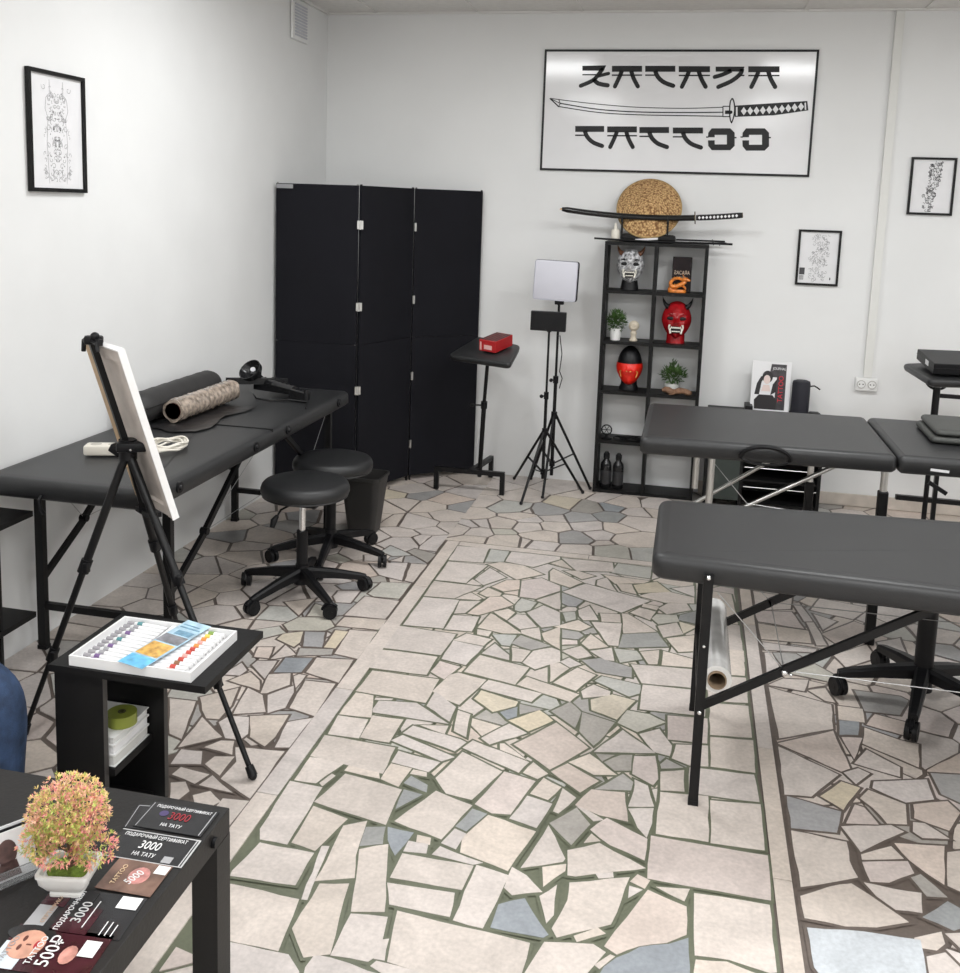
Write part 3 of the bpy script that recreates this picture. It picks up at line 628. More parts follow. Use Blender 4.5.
# grout bed: central field is mossy green, the borders brown
E2 = [(XL, -1.077, GR_O), (-1.077, .275, GR_C), (.275, XR, GR_O)]
for a, b, c in E2: face([(a, YF), (b, YF), (b, 4.4), (a, 4.4)], -.004, c)
face([(XL, 4.4), (XR, 4.4), (XR, YB), (XL, YB)], -.004, GR_O)
zones = [(XL, YF, -1.087, YB), (-.995, YF, .262, 4.383), (-1.087, 4.455, .345, YB), (.345, YF, XR, YB)]
for (x0, y0, x1, y1) in zones:
    S = [(c, a, b) for c, a, b in SD if x0 < a < x1 and y0 < b < y1]
    bb = [(sum(p[0] for p in ps)/len(ps), sum(p[1] for p in ps)/len(ps)) for c, ps in TR]
    tries = 0
    while tries < 5000:
        tries += 1
        a, b = rnd.uniform(x0, x1), rnd.uniform(y0, y1)
        if b > 4.0 and -1.5 < a < .0 and any(math.hypot(a-s[1], b-s[2]) < .2 for s in S): continue
        if b > 2.5 and any(inside((a, b), ps) for _, ps in TR): continue
        md = .135 if all(math.hypot(a-q[0], b-q[1]) > .3 for q in bb) else .10
        if all(math.hypot(a-s[1], b-s[2]) > md for s in S): S.append((rnd.choice('nnnnnnppgcgn'), a, b))
    WT = [rnd.uniform(0, .011) for _ in S]
    for i, (c, a, b) in enumerate(S):
        if any(inside((a, b), ps) for _, ps in TR): continue
        poly = [(x0, y0), (x1, y0), (x1, y1), (x0, y1)]
        for j, (_, p, q) in enumerate(S):
            if i == j: continue
            dx, dy = p-a, q-b; L = math.hypot(dx, dy)
            if L > 1.2 or L < 1e-4: continue
            nx, ny = dx/L, dy/L
            poly = clip(poly, nx, ny, nx*a+ny*b+L/2+(WT[i]-WT[j])/(2*L)-rnd.uniform(.003, .009))
            if len(poly) < 3: break
        if len(poly) < 3 or area(poly) < .0008: continue
        hit = 0; tot = 0
        for px, py in poly+[((v[0]+a)/2, (v[1]+b)/2) for v in poly]:
            tot += 1
            if any(inside((px, py), ps) for _, ps in TR): hit += 1
        if hit/tot > (.3 if b < 2.5 else 2): continue
        face(rough_poly(poly), -.0015, scol(c), .0025)
zg = 0
for c, ps in TR:
    cx = sum(p[0] for p in ps)/len(ps)
    zg += 1e-6; face(grow(ps, .0085), -.0010-zg, GR_C if -1.05 < cx < .27 else GR_O)
for i, (c, ps) in enumerate(TR):
    face(rough_poly(ps), -.000001*i, scol(c), .004)
for (a, b, c, d) in ((-1.070, YF, -1.010, 4.445), (.286, YF, .330, 4.445)):
    y = b; k = 0
    while y < d-.01:
        y2 = min(d, y+(.61 if k % 2 else .93)); k += 1
        face([(a, y+.0015), (c, y+.0015), (c, y2-.0015), (a, y2-.0015)], 0.0, scol('n'), .004); y = y2
x = -1.008
while x < .28:
    x2 = min(.283, x+.62); face([(x+.0015, 4.393), (x2-.0015, 4.393), (x2-.0015, 4.443), (x+.0015, 4.443)], 0.0, scol('n'), .004); x = x2
bmesh.ops.recalc_face_normals(fb, faces=fb.faces)
for f in fb.faces:
    if abs(f.normal.z) > .9 and f.normal.z < 0: f.normal_flip()
me = bpy.data.meshes.new('floor'); fb.to_mesh(me); fb.free()
fm = bpy.data.materials.new('crazy_paving'); fm.use_nodes = True; nt = fm.node_tree; b = nt.nodes['Principled BSDF']
at = nt.nodes.new('ShaderNodeVertexColor'); at.layer_name = 'stone'
tc = nt.nodes.new('ShaderNodeTexCoord')
n1 = nt.nodes.new('ShaderNodeTexNoise'); n1.inputs['Scale'].default_value = 7; n1.inputs['Detail'].default_value = 8; n1.inputs['Roughness'].default_value = .65
n1.inputs['Distortion'].default_value = 1.2
n2 = nt.nodes.new('ShaderNodeTexNoise'); n2.inputs['Scale'].default_value = 90; n2.inputs['Detail'].default_value = 4
r1 = nt.nodes.new('ShaderNodeMapRange'); r1.inputs[1].default_value = .3; r1.inputs[2].default_value = .7; r1.inputs[3].default_value = .84; r1.inputs[4].default_value = 1.12
r2 = nt.nodes.new('ShaderNodeMapRange'); r2.inputs[1].default_value = .3; r2.inputs[2].default_value = .7; r2.inputs[3].default_value = .9; r2.inputs[4].default_value = 1.08
ml = nt.nodes.new('ShaderNodeMath'); ml.operation = 'MULTIPLY'
mx = nt.nodes.new('ShaderNodeVectorMath'); mx.operation = 'SCALE'
for n in (n1, n2): nt.links.new(tc.outputs['Object'], n.inputs['Vector'])
nt.links.new(n1.outputs['Fac'], r1.inputs[0]); nt.links.new(n2.outputs['Fac'], r2.inputs[0])
nt.links.new(r1.outputs[0], ml.inputs[0]); nt.links.new(r2.outputs[0], ml.inputs[1])
nt.links.new(at.outputs['Color'], mx.inputs[0]); nt.links.new(ml.outputs[0], mx.inputs['Scale'])
nt.links.new(mx.outputs[0], b.inputs['Base Color'])
b.inputs['Roughness'].default_value = .42
bp = nt.nodes.new('ShaderNodeBump'); bp.inputs['Strength'].default_value = .15; bp.inputs['Distance'].default_value = .004
nt.links.new(n1.outputs['Fac'], bp.inputs['Height']); nt.links.new(bp.outputs['Normal'], b.inputs['Normal'])
me.materials.append(fm)
fo = bpy.data.objects.new('floor', me); COL.objects.link(fo); tag(fo, kind='structure')
# ------------------------------------------------------------------ wall things
t = thing('wall_sign', 'wide white glossy wall sign with stylised black lettering above and below a drawn sword', 'sign', (-.153, YB-.01, 2.15))
MB().b2((-.888, YB-.009, 1.819), (.582, YB-.0005, 2.482)).build('panel', mat('sign_gloss', (.80, .80, .81), .12, bump=.03, bscale=4, var=.01), t)
fbm = MB(); 
for a, b in (((-.893, 2.474), (.587, 2.486)), ((-.893, 1.815), (.587, 1.827)), ((-.893, 1.827), (-.881, 2.474)), ((.575, 1.827), (.587, 2.474))):
    fbm.b2((a[0], YB-.012, a[1]), (b[0], YB-.001, b[1]))
fbm.build('border', INK, t)
WM = Matrix(((1, 0, 0, 0), (0, 0, 1, 0), (0, 1, 0, 0), (0, 0, 0, 1)))   # (x, z, y) -> world
def stroke(mb, pts, w, y, th=.0012, n=10):
    P = [Vector(p) for p in pts]
    if len(P) > 2:
        # smooth with a Catmull-Rom pass
        Q = []
        for i in range(len(P)-1):
            p0, p1, p2, p3 = P[max(i-1, 0)], P[i], P[i+1], P[min(i+2, len(P)-1)]
            for k in range(5):
                u = k/5; Q.append(.5*((2*p1)+(p2-p0)*u+(2*p0-5*p1+4*p2-p3)*u*u+(3*p1-p0-3*p2+p3)*u**3))
        Q.append(P[-1]); P = Q
    L, R = [], []
    for i in range(len(P)):
        d = (P[min(i+1, len(P)-1)]-P[max(i-1, 0)]); d.normalize(); nn = Vector((-d.y, d.x))*w/2
        L.append(P[i]+nn); R.append(P[i]-nn)
    d = (P[-1]-P[-2]).normalized(); cap = []
    for k in range(1, n//2):
        a = PI/2-PI*k/(n//2); cap.append(P[-1]+(d*math.cos(a)+Vector((-d.y, d.x))*math.sin(a))*w/2)
    for i in range(len(L)-1):
        mb.prism([(L[i].x, L[i].y), (L[i+1].x, L[i+1].y), (R[i+1].x, R[i+1].y), (R[i].x, R[i].y)], y-th, y, WM)
    if cap: mb.prism([(L[-1].x, L[-1].y)]+[(c.x, c.y) for c in cap]+[(R[-1].x, R[-1].y)], y-th, y, WM)
ys = YB-.0095
up = MB(); lo = MB(); sw = MB()
for p in SIGN_P[:-1]:
    zc = sum(q[1] for q in p)/len(p)
    (up if zc > 2.25 else lo).prism(p, ys-.0012, ys, WM)
sw.prism(SIGN_P[-1], ys-.0012, ys, WM)
for w, p in SIGN_S:
    zc = sum(q[1] for q in p)/len(p)
    if w < .0095 or (w > .018 and w < .019): stroke(sw, p, w, ys)
    else: stroke(up if zc > 2.25 else lo, p, w, ys)
up.build('lettering', INK, t); lo.build('lettering', INK, t)
s = sw.build('drawn_sword', INK, t)
wb = MB()
for p in SIGN_W: wb.prism(p, ys-.0020, ys-.0010, WM)
wb.build('grip_diamonds', PAPER, s)

def frame(name, label, x0, x1, z0, z1, axis, seedn, style, bw=.012):
    """picture frame; axis 'Y' hangs on the back wall, 'X' on the left wall"""
    d = .016
    def bx(mb, a0, a1, b0, b1, d0, d1):
        if axis == 'Y': mb.b2((a0, YB-d1, b0), (a1, YB-d0, b1))
        else: mb.b2((XL+d0, a0, b0), (XL+d1, a1, b1))
    loc = ((x0+x1)/2, YB-.001, z0) if axis == 'Y' else (XL+.001, (x0+x1)/2, z0)
    t = thing(name, label, 'picture', loc, 'framed tattoo sketches on the walls')
    mb = MB()
    bx(mb, x0, x1, z0, z0+bw, .0005, d); bx(mb, x0, x1, z1-bw, z1, .0005, d)
    bx(mb, x0, x0+bw, z0+bw, z1-bw, .0005, d); bx(mb, x1-bw, x1, z0+bw, z1-bw, .0005, d)
    mb.build('frame', FRAMEB, t)
    pb = MB(); bx(pb, x0+bw, x1-bw, z0+bw, z1-bw, .001, .006); pb.build('paper', PAPER, t)
    R = random.Random(seedn); ink = MB(); dk = MB()
    W, H = x1-x0-2*bw, z1-z0-2*bw; cx, cz = (x0+x1)/2, (z0+z1)/2
    yy = .0068
    def ln(mb, pts, w):
        P = [Vector(p) for p in pts]
        for i in range(len(P)-1):
            dd = (P[i+1]-P[i]); 
            if dd.length < 1e-5: continue
            dd.normalize(); nn = Vector((-dd.y, dd.x))*w/2
            q = [P[i]+nn, P[i+1]+nn, P[i+1]-nn, P[i]-nn]
            vs = []
            for v in q:
                vs.append(mb.bm.verts.new((v.x, YB-yy, v.y) if axis == 'Y' else (XL+yy, v.x, v.y)))
            mb.bm.faces.new(vs)
    def curl(mb, x, z, r, tw, w, mir=False):
        pts = []
        a0 = R.uniform(0, 6.28); sg = R.choice((-1, 1))
        for k in range(12):
            a = a0+sg*k*tw/11; rr = r*(1-.07*k); pts.append((x+rr*math.cos(a), z+rr*math.sin(a)))
        ln(mb, pts, w)
        if mir: ln(mb, [(2*cx-p, q) for p, q in pts], w)
    if style == 'symmetric':
        for k in range(75):
            v = R.uniform(-.45, .40); u = abs(R.gauss(0, .13)); u = min(u, .24)
            curl(ink, cx+u*W, cz+v*H, R.uniform(.003, .016), R.uniform(2, 6), .0014, True)
        for k in range(12):
            v = R.uniform(-.3, .2); curl(dk, cx+R.uniform(0, .14)*W, cz+v*H, R.uniform(.002, .007), 4, .0018, True)
        for sg in (-1, 1):
            ln(ink, [(cx+sg*.13*W, cz+.46*H), (cx+sg*.13*W, cz+.34*H), (cx+sg*.2*W, cz+.30*H), (cx+sg*.22*W, cz+.2*H), (cx+sg*.17*W, cz+.12*H), (cx+sg*.2*W, cz-.1*H), (cx+sg*.17*W, cz-.46*H)], .0014)
    elif style == 'pale':
        for k in range(150):
            curl(ink, cx+R.uniform(-.2, .25)*W, cz+R.uniform(-.44, .46)*H, R.uniform(.003, .013), R.uniform(2, 6), .0017)
        for (a, b) in ((.0, .0), (.0, -.06)): pass
        bx(dk, x0+bw+.006, x0+bw+.034, z0+bw+.045, z0+bw+.083, .0062, .0068)
        for k in range(4): bx(dk, x0+bw+.007, x0+bw+.03, z0+bw+.018+k*.006, z0+bw+.021+k*.006, .0062, .0068)
        bx(dk, x1-bw-.034, x1-bw-.028, z0+bw+.02, z0+bw+.034, .0062, .0068)
    else:
        for k in range(150):
            v = R.uniform(-.46, .46); off = .06*math.sin(v*5)+.01
            curl(dk if R.random() < .55 else ink, cx+(off+R.uniform(-.14, .14))*W, cz+v*H, R.uniform(.003, .013), R.uniform(2, 6), .0029)
    a = ink.build('sketch', GREYINK, t); b = dk.build('sketch_shading', DKINK, t)
    return t
frame('picture_frame', 'tall black framed pale symmetric tattoo sketch hanging alone on the left wall', 2.991, 3.307, 1.598, 2.012, 'X', 3, 'symmetric', .0135)
frame('picture_frame', 'black framed faint tattoo sketch with small dark square, left of the white wall conduit', .557, .781, 1.229, 1.532, 'Y', 5, 'pale')
frame('picture_frame', 'black framed dark bold tattoo sketch hanging right of the white wall conduit', 1.100, 1.325, 1.632, 1.934, 'Y', 8, 'dark')

t = thing('air_vent', 'small white louvred air vent high on the left wall near the corner', 'vent', (XL+.02, 5.26, 2.46))
MB().b2((XL+.0255, 5.155, 2.462), (XL+.041, 5.37, 2.672), bev=.004).build('frame', WHITE, t)
vb = MB()
for k in range(11):
    z = 2.487+k*.016; vb.box((XL+.044, 5.2625, z), (.006, .165, .009), (0, .5, 0))
vb.build('louvres', LILAC, t)

t = thing('cable_conduit', 'white plastic cable conduit running down the back wall to the socket', 'conduit', (.978, YB, .735))
MB().b2((.956, YB-.02, .737), (.998, YB-.0005, ZC-.013), bev=.003).build('channel', mat('conduit_plastic', (.74, .74, .71), .45, var=.02), t)
MB().b2((.9555, YB-.0225, .737), (.9985, YB-.019, ZC-.014)).build('cover', MATS['conduit_plastic'], t)
t = thing('wall_socket', 'white double wall socket at the foot of the cable conduit', 'socket', (.974, YB, .66))
sb = MB().b2((.916, YB-.028, .662), (1.032, YB-.0005, .735), bev=.006).build('plate', WHITE, t)
for cx in (.946, 1.002):
    h = MB().cyl((cx, YB-.034, .700), (cx, YB-.026, .700), .023, n=24).build('outlet', WHITE, t)
    hb = MB()
    for s in (-1, 1): hb.cyl((cx+s*.009, YB-.0355, .700), (cx+s*.009, YB-.033, .700), .0035, n=10)
    hb.build('pin_holes', INK, h)
    MB().torus((cx, YB-.034, .700), .021, .0022, 'Y').build('rim', mat('socket_grey', (.45, .44, .42), .5, var=.02), h)

# ------------------------------------------------------------------ massage tables
def round_rect(pts, r, n=5):
    """pts ccw corners -> rounded polygon"""
    out = []
    for i in range(len(pts)):
        a, b, c = Vector(pts[i-1]), Vector(pts[i]), Vector(pts[(i+1) % len(pts)])
        u, v = (a-b).normalized(), (c-b).normalized()
        p0, p1 = b+u*r, b+v*r
        for k in range(n+1):
            t = k/n; q = (1-t)**2*p0+2*t*(1-t)*b+t*t*p1; out.append((q.x, q.y))
    return out
def cushion(pts, z0, z1, cr=.04, er=.02, name='padded_top', m=None, parent=None):
    base = round_rect(pts, cr); cx = sum(p[0] for p in base)/len(base); cy = sum(p[1] for p in base)/len(base)
    def inset(d):
        out = []
        n = len(base)
        for i in range(n):
            a, b, c = Vector(base[i-1]), Vector(base[i]), Vector(base[(i+1) % n])
            t = (c-a).normalized(); nn = Vector((-t.y, t.x)); out.append((b+nn*d))
        return out
    er = min(er, cr*.8); mb = MB(); rings = []
    prof = [(er*.5, z0), (0.0, z0+er*.45)]
    for k in range(6):
        a = PI/2*k/5; prof.append((er*(1-math.cos(a)), z1-er+er*math.sin(a)))
    prof.append((max(er*1.05, cr*.85), z1+.0015))
    for d, z in prof: rings.append([mb.bm.verts.new((v.x, v.y, z)) for v in inset(d)])
    n = len(base)
    for a, b in zip(rings, rings[1:]):
        for i in range(n): mb.bm.faces.new((a[i], a[(i+1) % n], b[(i+1) % n], b[i]))
    mb.bm.faces.new(rings[0][::-1]); mb.bm.faces.new(rings[-1])
    o = mb.build(name, m or VINYL, parent, smooth=True, auto=60)
    o.data.polygons[len(o.data.polygons)-1].use_smooth = False
    return o

# --- left, along the wall
t = thing('massage_table', 'long black massage table standing along the left wall, its padded top strewn with things', 'massage table', (-1.9, 3.6, 0))
L0, L1, LY0, LY1, LZ = -2.206, -1.592, 2.68, 4.50, .690
tp = cushion([(L0, LY0), (L1, LY0), (L1, LY1), (L0, LY1)], LZ-.068, LZ-.004, .05, .022, parent=t)
MB().b2((L0+.015, 3.589, LZ-.012), (L1-.004, 3.592, LZ+.0015)).build('seam', mat('seam_black', (.008, .008, .008), .8, var=.02), tp)
for yy in (2.844, 3.423, 3.728, 4.326):
    MB().cyl((L1-.004, yy, .658), (L1+.006, yy, .658), .019, n=18).cyl((L1+.005, yy, .658), (L1+.012, yy, .658), .011, .008, n=14).build('side_knob', BPLAST, t, smooth=True)
hb = MB().tube([(-1.98, LY0-.001, .640), (-1.98, LY0-.012, .628), (-1.975, LY0-.014, .60), (-1.968, LY0-.006, .582)], .006).build('latch', BPLAST, t)
for xx, up in ((-2.158, 1), (-1.67, 1)):
    for yy, sg in ((2.91, 1), (4.40, -1)):
        l = MB().b2((xx-.015, yy-.012, .012), (xx+.015, yy+.012, .624)).build('leg', BMETAL, t)
        MB().b2((xx-.017, yy-.014, 0), (xx+.017, yy+.014, .014)).build('rubber_foot', BPLAST, l)
        b = MB().bar((xx+.004, yy+sg*.01, .265), (xx+.004, yy+sg*.25, .400), .016, .022).build('brace', BMETAL, t)
        MB().bar((xx+.004, yy+sg*.245, .402), (xx+.004, yy+sg*.56, .622), .016, .022).build('upper_arm', BMETAL, b)
        MB().cyl((xx-.01, yy+sg*.245, .402), (xx+.018, yy+sg*.245, .402), .014, n=12).build('joint', BPLAST, b)
for yy in (2.91, 4.40): MB().b2((-2.143, yy-.01, .148), (-1.685, yy+.01, .172)).build('crossbar', BMETAL, t)
wires('cables', STEELW, t, [((-2.154, 3.155, .402), (-2.154, 2.95, .62)), ((-2.154, 3.155, .402), (-2.154, 3.595, .62)), ((-1.666, 3.155, .402), (-1.666, 3.595, .60)), ((-2.154, 4.155, .402), (-2.154, 3.6, .61)), ((-1.666, 4.155, .402), (-1.666, 4.38, .62)), ((-1.666, 3.155, .402), (-1.666, 4.155, .402)), ((-2.154, 3.155, .402), (-2.154, 4.155, .402))], .0013)

# --- right, front
t = thing('massage_table', 'large black massage table nearest on the right, on slim black legs with diagonal braces', 'massage table', (.8, 2.85, 0))
RZ = .692
cushion([(-.058, 2.585), (1.80, 2.50), (1.80, 3.26), (-.058, 3.135)], RZ-.07, RZ-.004, .045, .022, parent=t)
for yy, yb in ((2.573, 2.58), (3.10, 3.10)):
    l = MB().b2((.080, yy-.011, .012), (.106, yy+.011, .655)).build('leg', BMETAL, t)
    MB().b2((.079, yy-.012, 0), (.107, yy+.012, .013)).build('rubber_foot', BPLAST, l)
    s = -1 if yy < 2.8 else 1
    cb_ = MB()
    for z in (.650, .272, .46): cb_.ball((.093, yy+s*.013, z), .0065 if z != .46 else .005, u=10, v=6)
    cb_.build('bolt', CHROME, l, smooth=True)
    b = MB().bar((.098, yb-.022*s, .272), (.306, yb-.022*s, .402), .014, .022).build('brace', BMETAL, t)
    MB().bar((.300, yb-.022*s, .400), (.665, yb-.022*s, .622), .014, .022).build('upper_arm', BMETAL, b)
    MB().ball((.306, yb-.022*s+s*.010, .400), .009, u=10, v=6).ball((.322, yb-.022*s+s*.010, .395), .005, u=8, v=6).build('joint', CHROME, b, smooth=True)
    l2 = MB().b2((1.64, yy-.011, 0), (1.666, yy+.011, .655)).build('leg', BMETAL, t)
    MB().bar((1.65, yb-.022*s, .272), (1.44, yb-.022*s, .402), .014, .022).bar((1.44, yb-.022*s, .402), (1.08, yb-.022*s, .62), .014, .022).build('brace', BMETAL, t)
MB().b2((.084, 2.585, .262), (.102, 3.089, .278)).build('crossbar', BMETAL, t)
wires('cables', STEELW, t, [((.306, 2.602, .402), (1.44, 2.602, .402)), ((.306, 2.602, .402), (.306, 3.078, .402)), ((.306, 3.078, .402), (.1, 3.09, .60)), ((.306, 2.602, .402), (.12, 2.595, .60)), ((.306, 3.078, .402), (1.44, 3.078, .402))], .0013)
# --- right, back
t = thing('massage_table', 'two-panel black massage table with aluminium legs standing near the back wall', 'massage table', (.75, 4.05, 0))
BZ = .766
cushion([(-.152, 3.66), (.764, 3.69), (.764, 4.40), (-.152, 4.37)], BZ-.068, BZ-.004, .028, .022, parent=t)
cushion([(.768, 3.69), (1.68, 3.72), (1.68, 4.43), (.768, 4.40)], BZ-.068, BZ-.004, .026, .020, parent=t)
for (x, y) in ((.118, 3.80), (.07, 4.33), (.745, 3.80), (.55, 4.33), (1.5, 3.82), (1.5, 4.33)):
    l = MB().cyl((x, y, .40), (x, y, .699), .0135, n=16).build('leg', ALU, t, smooth=True)
    MB().b2((x-.018, y-.016, 0), (x+.018, y+.016, (.60 if x > .7 else .475) if x > .5 else .24), bev=.004).build('leg_sleeve', BMETAL if x > .5 else ALU, l)
for (p, q) in (((.118, 3.83, .40), (.60, 3.83, .690)), ((.07, 4.31, .335), (.44, 4.31, .60)), ((1.5, 3.83, .40), (1.0, 3.83, .69))):
    MB().cyl(p, q, .009, n=12).build('brace', ALU, t, smooth=True)
wires('cables', STEELW, t, [((.1, 3.815, .68), (.262, 3.815, .50)), ((.262, 3.815, .50), (.9, 3.82, .46)), ((.2, 4.3, .58), (1.0, 4.3, .585))], .0014)
# carry handle on the near side
st = MB(); pts = []
for k in range(17):
    a = PI*k/16; pts.append((.302+.088*math.cos(PI-a), 3.655-.030*math.sin(a), .720+.052*math.sin(a)))
st.tube(pts, .0085, 8); st.tube([(p[0], p[1]+.012, .720-(p[2]-.720)*.35) for p in pts], .0045, 6)
st.build('carry_handle', BPLAST, t, smooth=True)
MB().bar((.87, 3.675, .68), (.93, 3.668, .645), .012, .014).build('latch', BPLAST, t)
MB().box((.905, 3.686, .722), (.062, .002, .009), (0, .05, 0)).build('care_tag', PAPER, t)

# cushion resting on the back table
t = thing('arm_cushion', 'folded black padded cushion lying on the back massage table', 'cushion', (1.15, 4.22, BZ))
cushion([(.925, 3.93), (1.36, 3.93), (1.36, 4.27), (.935, 4.27)], BZ+.002, BZ+.026, .03, .013, name='lower_pad', m=mat('olive_black_vinyl', (.042, .044, .040), .5, bump=.3, bscale=200, var=.1), parent=t)
cushion([(.94, 3.94), (1.36, 3.94), (1.36, 4.27), (.95, 4.27)], BZ+.030, BZ+.052, .03, .013, name='upper_pad', m=MATS['olive_black_vinyl'], parent=t)

# ------------------------------------------------------------------ stools
def star_base(root, cx, cy, R, a0, hub=.115, caster=.028, mt=BPLAST, hw=.032):
    b = MB().cyl((cx, cy, .055), (cx, cy, hub+.02), .034, .026, n=20).build('hub', mt, root, smooth=True)
    for k in range(5):
        a = math.radians(a0+72*k); dx, dy = math.cos(a), math.sin(a)
        mb = MB()
        secs = [(0.02, hub-.015, hw*1.15, .044), (R*.5, hub-.03, hw, .036), (R*.93, hub-.052, hw*.8, .026), (R*1.02, hub-.058, hw*.7, .022)]
        rings = []
        for (d, z, w, h) in secs:
            c = Vector((cx+dx*d, cy+dy*d, z)); s = Vector((-dy, dx, 0))
            rings.append([mb.bm.verts.new(c+s*w/2*u+Vector((0, 0, h/2*v))) for u, v in ((-1, -1), (1, -1), (1, .5), (.6, 1), (-.6, 1), (-1, .5))])
        for p, q in zip(rings, rings[1:]):
            for i in range(6): mb.bm.faces.new((p[i], p[(i+1) % 6], q[(i+1) % 6], q[i]))
        mb.bm.faces.new(rings[0]); mb.bm.faces.new(rings[-1][::-1])
        mb.build('foot_arm', mt, root)
        wx, wy = cx+dx*R, cy+dy*R; ta = a+1.1*k+.4; ux, uy = math.cos(ta), math.sin(ta)
        c = MB()
        c.cyl((wx-ux*.019, wy-uy*.019, caster), (wx-ux*.004, wy-uy*.004, caster), caster, n=18)
        c.cyl((wx+ux*.004, wy+uy*.004, caster), (wx+ux*.019, wy+uy*.019, caster), caster, n=18)
        c.cyl((wx-ux*.020, wy-uy*.020, caster), (wx+ux*.020, wy+uy*.020, caster), caster*.35, n=10)
        c.cyl((wx, wy, caster*1.2), (wx, wy, hub-.055), .007, n=8)
        c.tube([(wx-uy*caster*1.05*math.cos(q), wy+ux*caster*1.05*math.cos(q), caster+caster*1.08*math.sin(q)) for q in [PI*.05+PI*.75*j/8 for j in range(9)]], .008, 6)
        c.build('caster', mt, root, smooth=True)
def stool(name, label, cx, cy, a0, zt, R=.179, seat_off=(0, 0), base_r=.26, office=False):
    t = thing(name, label, 'stool', (cx, cy, 0), None if office else 'round black wheeled stools')
    star_base(t, cx, cy, base_r, a0)
    sx, sy = cx+seat_off[0], cy+seat_off[1]
    prof = [(0, zt-.060), (R*.88, zt-.060), (R*.96, zt-.054), (R, zt-.042), (R, zt-.026), (R*.975, zt-.013), (R*.93, zt-.004), (R*.86, zt), (R*.5, zt+.004), (0, zt+.005)]
    MB().lathe(prof, (sx, sy, 0), 48).build('seat', VINYL2, t, smooth=True)
    MB().torus((sx, sy, zt-.055), R*.955, .004, 'Z', 40, 6).build('piping', VINYL2, kids(t)[-1], smooth=True)
    MB().cyl((cx, cy, .11), (cx, cy, .275), .023, n=20).build('column_cover', BPLAST, t, smooth=True)
    MB().cyl((cx, cy, .26), (cx, cy, zt-.08), .0125, n=18).build('gas_lift', BPLAST if office else CHROME, t, smooth=True)
    MB().box((cx, cy, zt-.078), (.16, .12, .018), bev=.004).build('seat_plate', BMETAL, t)
    lv = MB().tube([(cx-.03, cy-.04, zt-.082), (cx-.05, cy-.10, zt-.09), (cx-.058, cy-.125, zt-.115)], .0045).build('lever', BMETAL, t)
    MB().tube([(cx-.056, cy-.12, zt-.108), (cx-.064, cy-.135, zt-.125), (cx-.068, cy-.142, zt-.150)], .012, 10, rr=[.008, .014, .010]).build('lever_knob', BPLAST, lv, smooth=True)
    return t
stool('wheeled_stool', 'round black wheeled stool, the nearer of the pair beside the long wall table', -1.478, 3.615, 173, .476, seat_off=(0, .03))
stool('wheeled_stool', 'round black wheeled stool half hidden behind the nearer one, next to the waste bin', -1.52, 4.05, -8, .468, seat_off=(.003, .01))
t = thing('office_chair', 'black wheeled chair whose round seat is tucked under the near right massage table', 'chair', (.833, 3.345, 0))
star_base(t, .833, 3.345, .262, 181, hub=.135, caster=.031, hw=.042)
MB().cyl((.833, 3.345, .12), (.833, 3.345, .36), .030, n=24).build('column_cover', BPLAST, t, smooth=True)
MB().cyl((.833, 3.345, .34), (.833, 3.345, .42), .014, n=18).build('gas_lift', CHROME, t, smooth=True)
MB().lathe([(0, .405), (.12, .405), (.21, .425), (.235, .445), (.24, .465), (.235, .485), (.21, .497), (.1, .503), (0, .504)], (.90, 3.33, 0), 40).build('seat', VINYL2, t, smooth=True)
MB().box((.86, 3.345, .405), (.2, .16, .022), bev=.004).build('seat_plate', BMETAL, t)
br = MB().tube([(1.05, 3.30, .42), (1.17, 3.29, .43), (1.20, 3.29, .48), (1.205, 3.29, .56)], .014, 8).build('back_bracket', BMETAL, t, smooth=True)

# stretch film roll lying on the crossbar
t = thing('film_roll', 'roll of clear stretch film lying across the frame of the near right massage table', 'film roll', (.14, 2.66, .31))
x, z = .1385, .3185
mb = MB(); n = 36
def ringtube(mb, x, z, y0, y1, ro, ri):
    R = []
    for (y, r) in ((y0, ro), (y1, ro), (y1, ri), (y0, ri)):
        R.append([mb.bm.verts.new((x+r*math.cos(2*PI*i/n), y, z+r*math.sin(2*PI*i/n))) for i in range(n)])
    for a in range(4):
        p, q = R[a], R[(a+1) % 4]
        for i in range(n): mb.bm.faces.new((p[i], p[(i+1) % n], q[(i+1) % n], q[i]))
ringtube(mb, x, z, 2.672, 3.17, .040, .0262)
mb.build('film', mat('film_wrap', (.80, .79, .77), .12, var=.12, vscale=18, coat=.8, spec=.9), t, smooth=True)
mb = MB(); ringtube(mb, x, z, 2.664, 3.18, .0260, .0225); mb.build('core', BROWNC, t, smooth=True)

# waste bin
t = thing('waste_bin', 'tapered black plastic waste bin standing beside the farther wheeled stool', 'bin', (-1.50, 4.46, 0))
mb = MB()
def rr(c, w, d, z, r):
    return [(p[0], p[1], z) for p in round_rect([(c[0]-w, c[1]-d), (c[0]+w, c[1]-d), (c[0]+w, c[1]+d), (c[0]-w, c[1]+d)], r, 4)]
rings = [rr((-1.50, 4.46), .068, .065, .002, .03), rr((-1.50, 4.46), .098, .092, .272, .035), rr((-1.50, 4.46), .103, .097, .274, .035), rr((-1.50, 4.46), .103, .097, .288, .035), rr((-1.50, 4.46), .094, .088, .288, .033), rr((-1.50, 4.46), .066, .062, .01, .028)]
V = [[mb.bm.verts.new(p) for p in r] for r in rings]
for a, b in zip(V, V[1:]):
    for i in range(len(a)): mb.bm.faces.new((a[i], a[(i+1) % len(a)], b[(i+1) % len(a)], b[i]))
mb.bm.faces.new(V[0][::-1]); mb.bm.faces.new(V[-1])
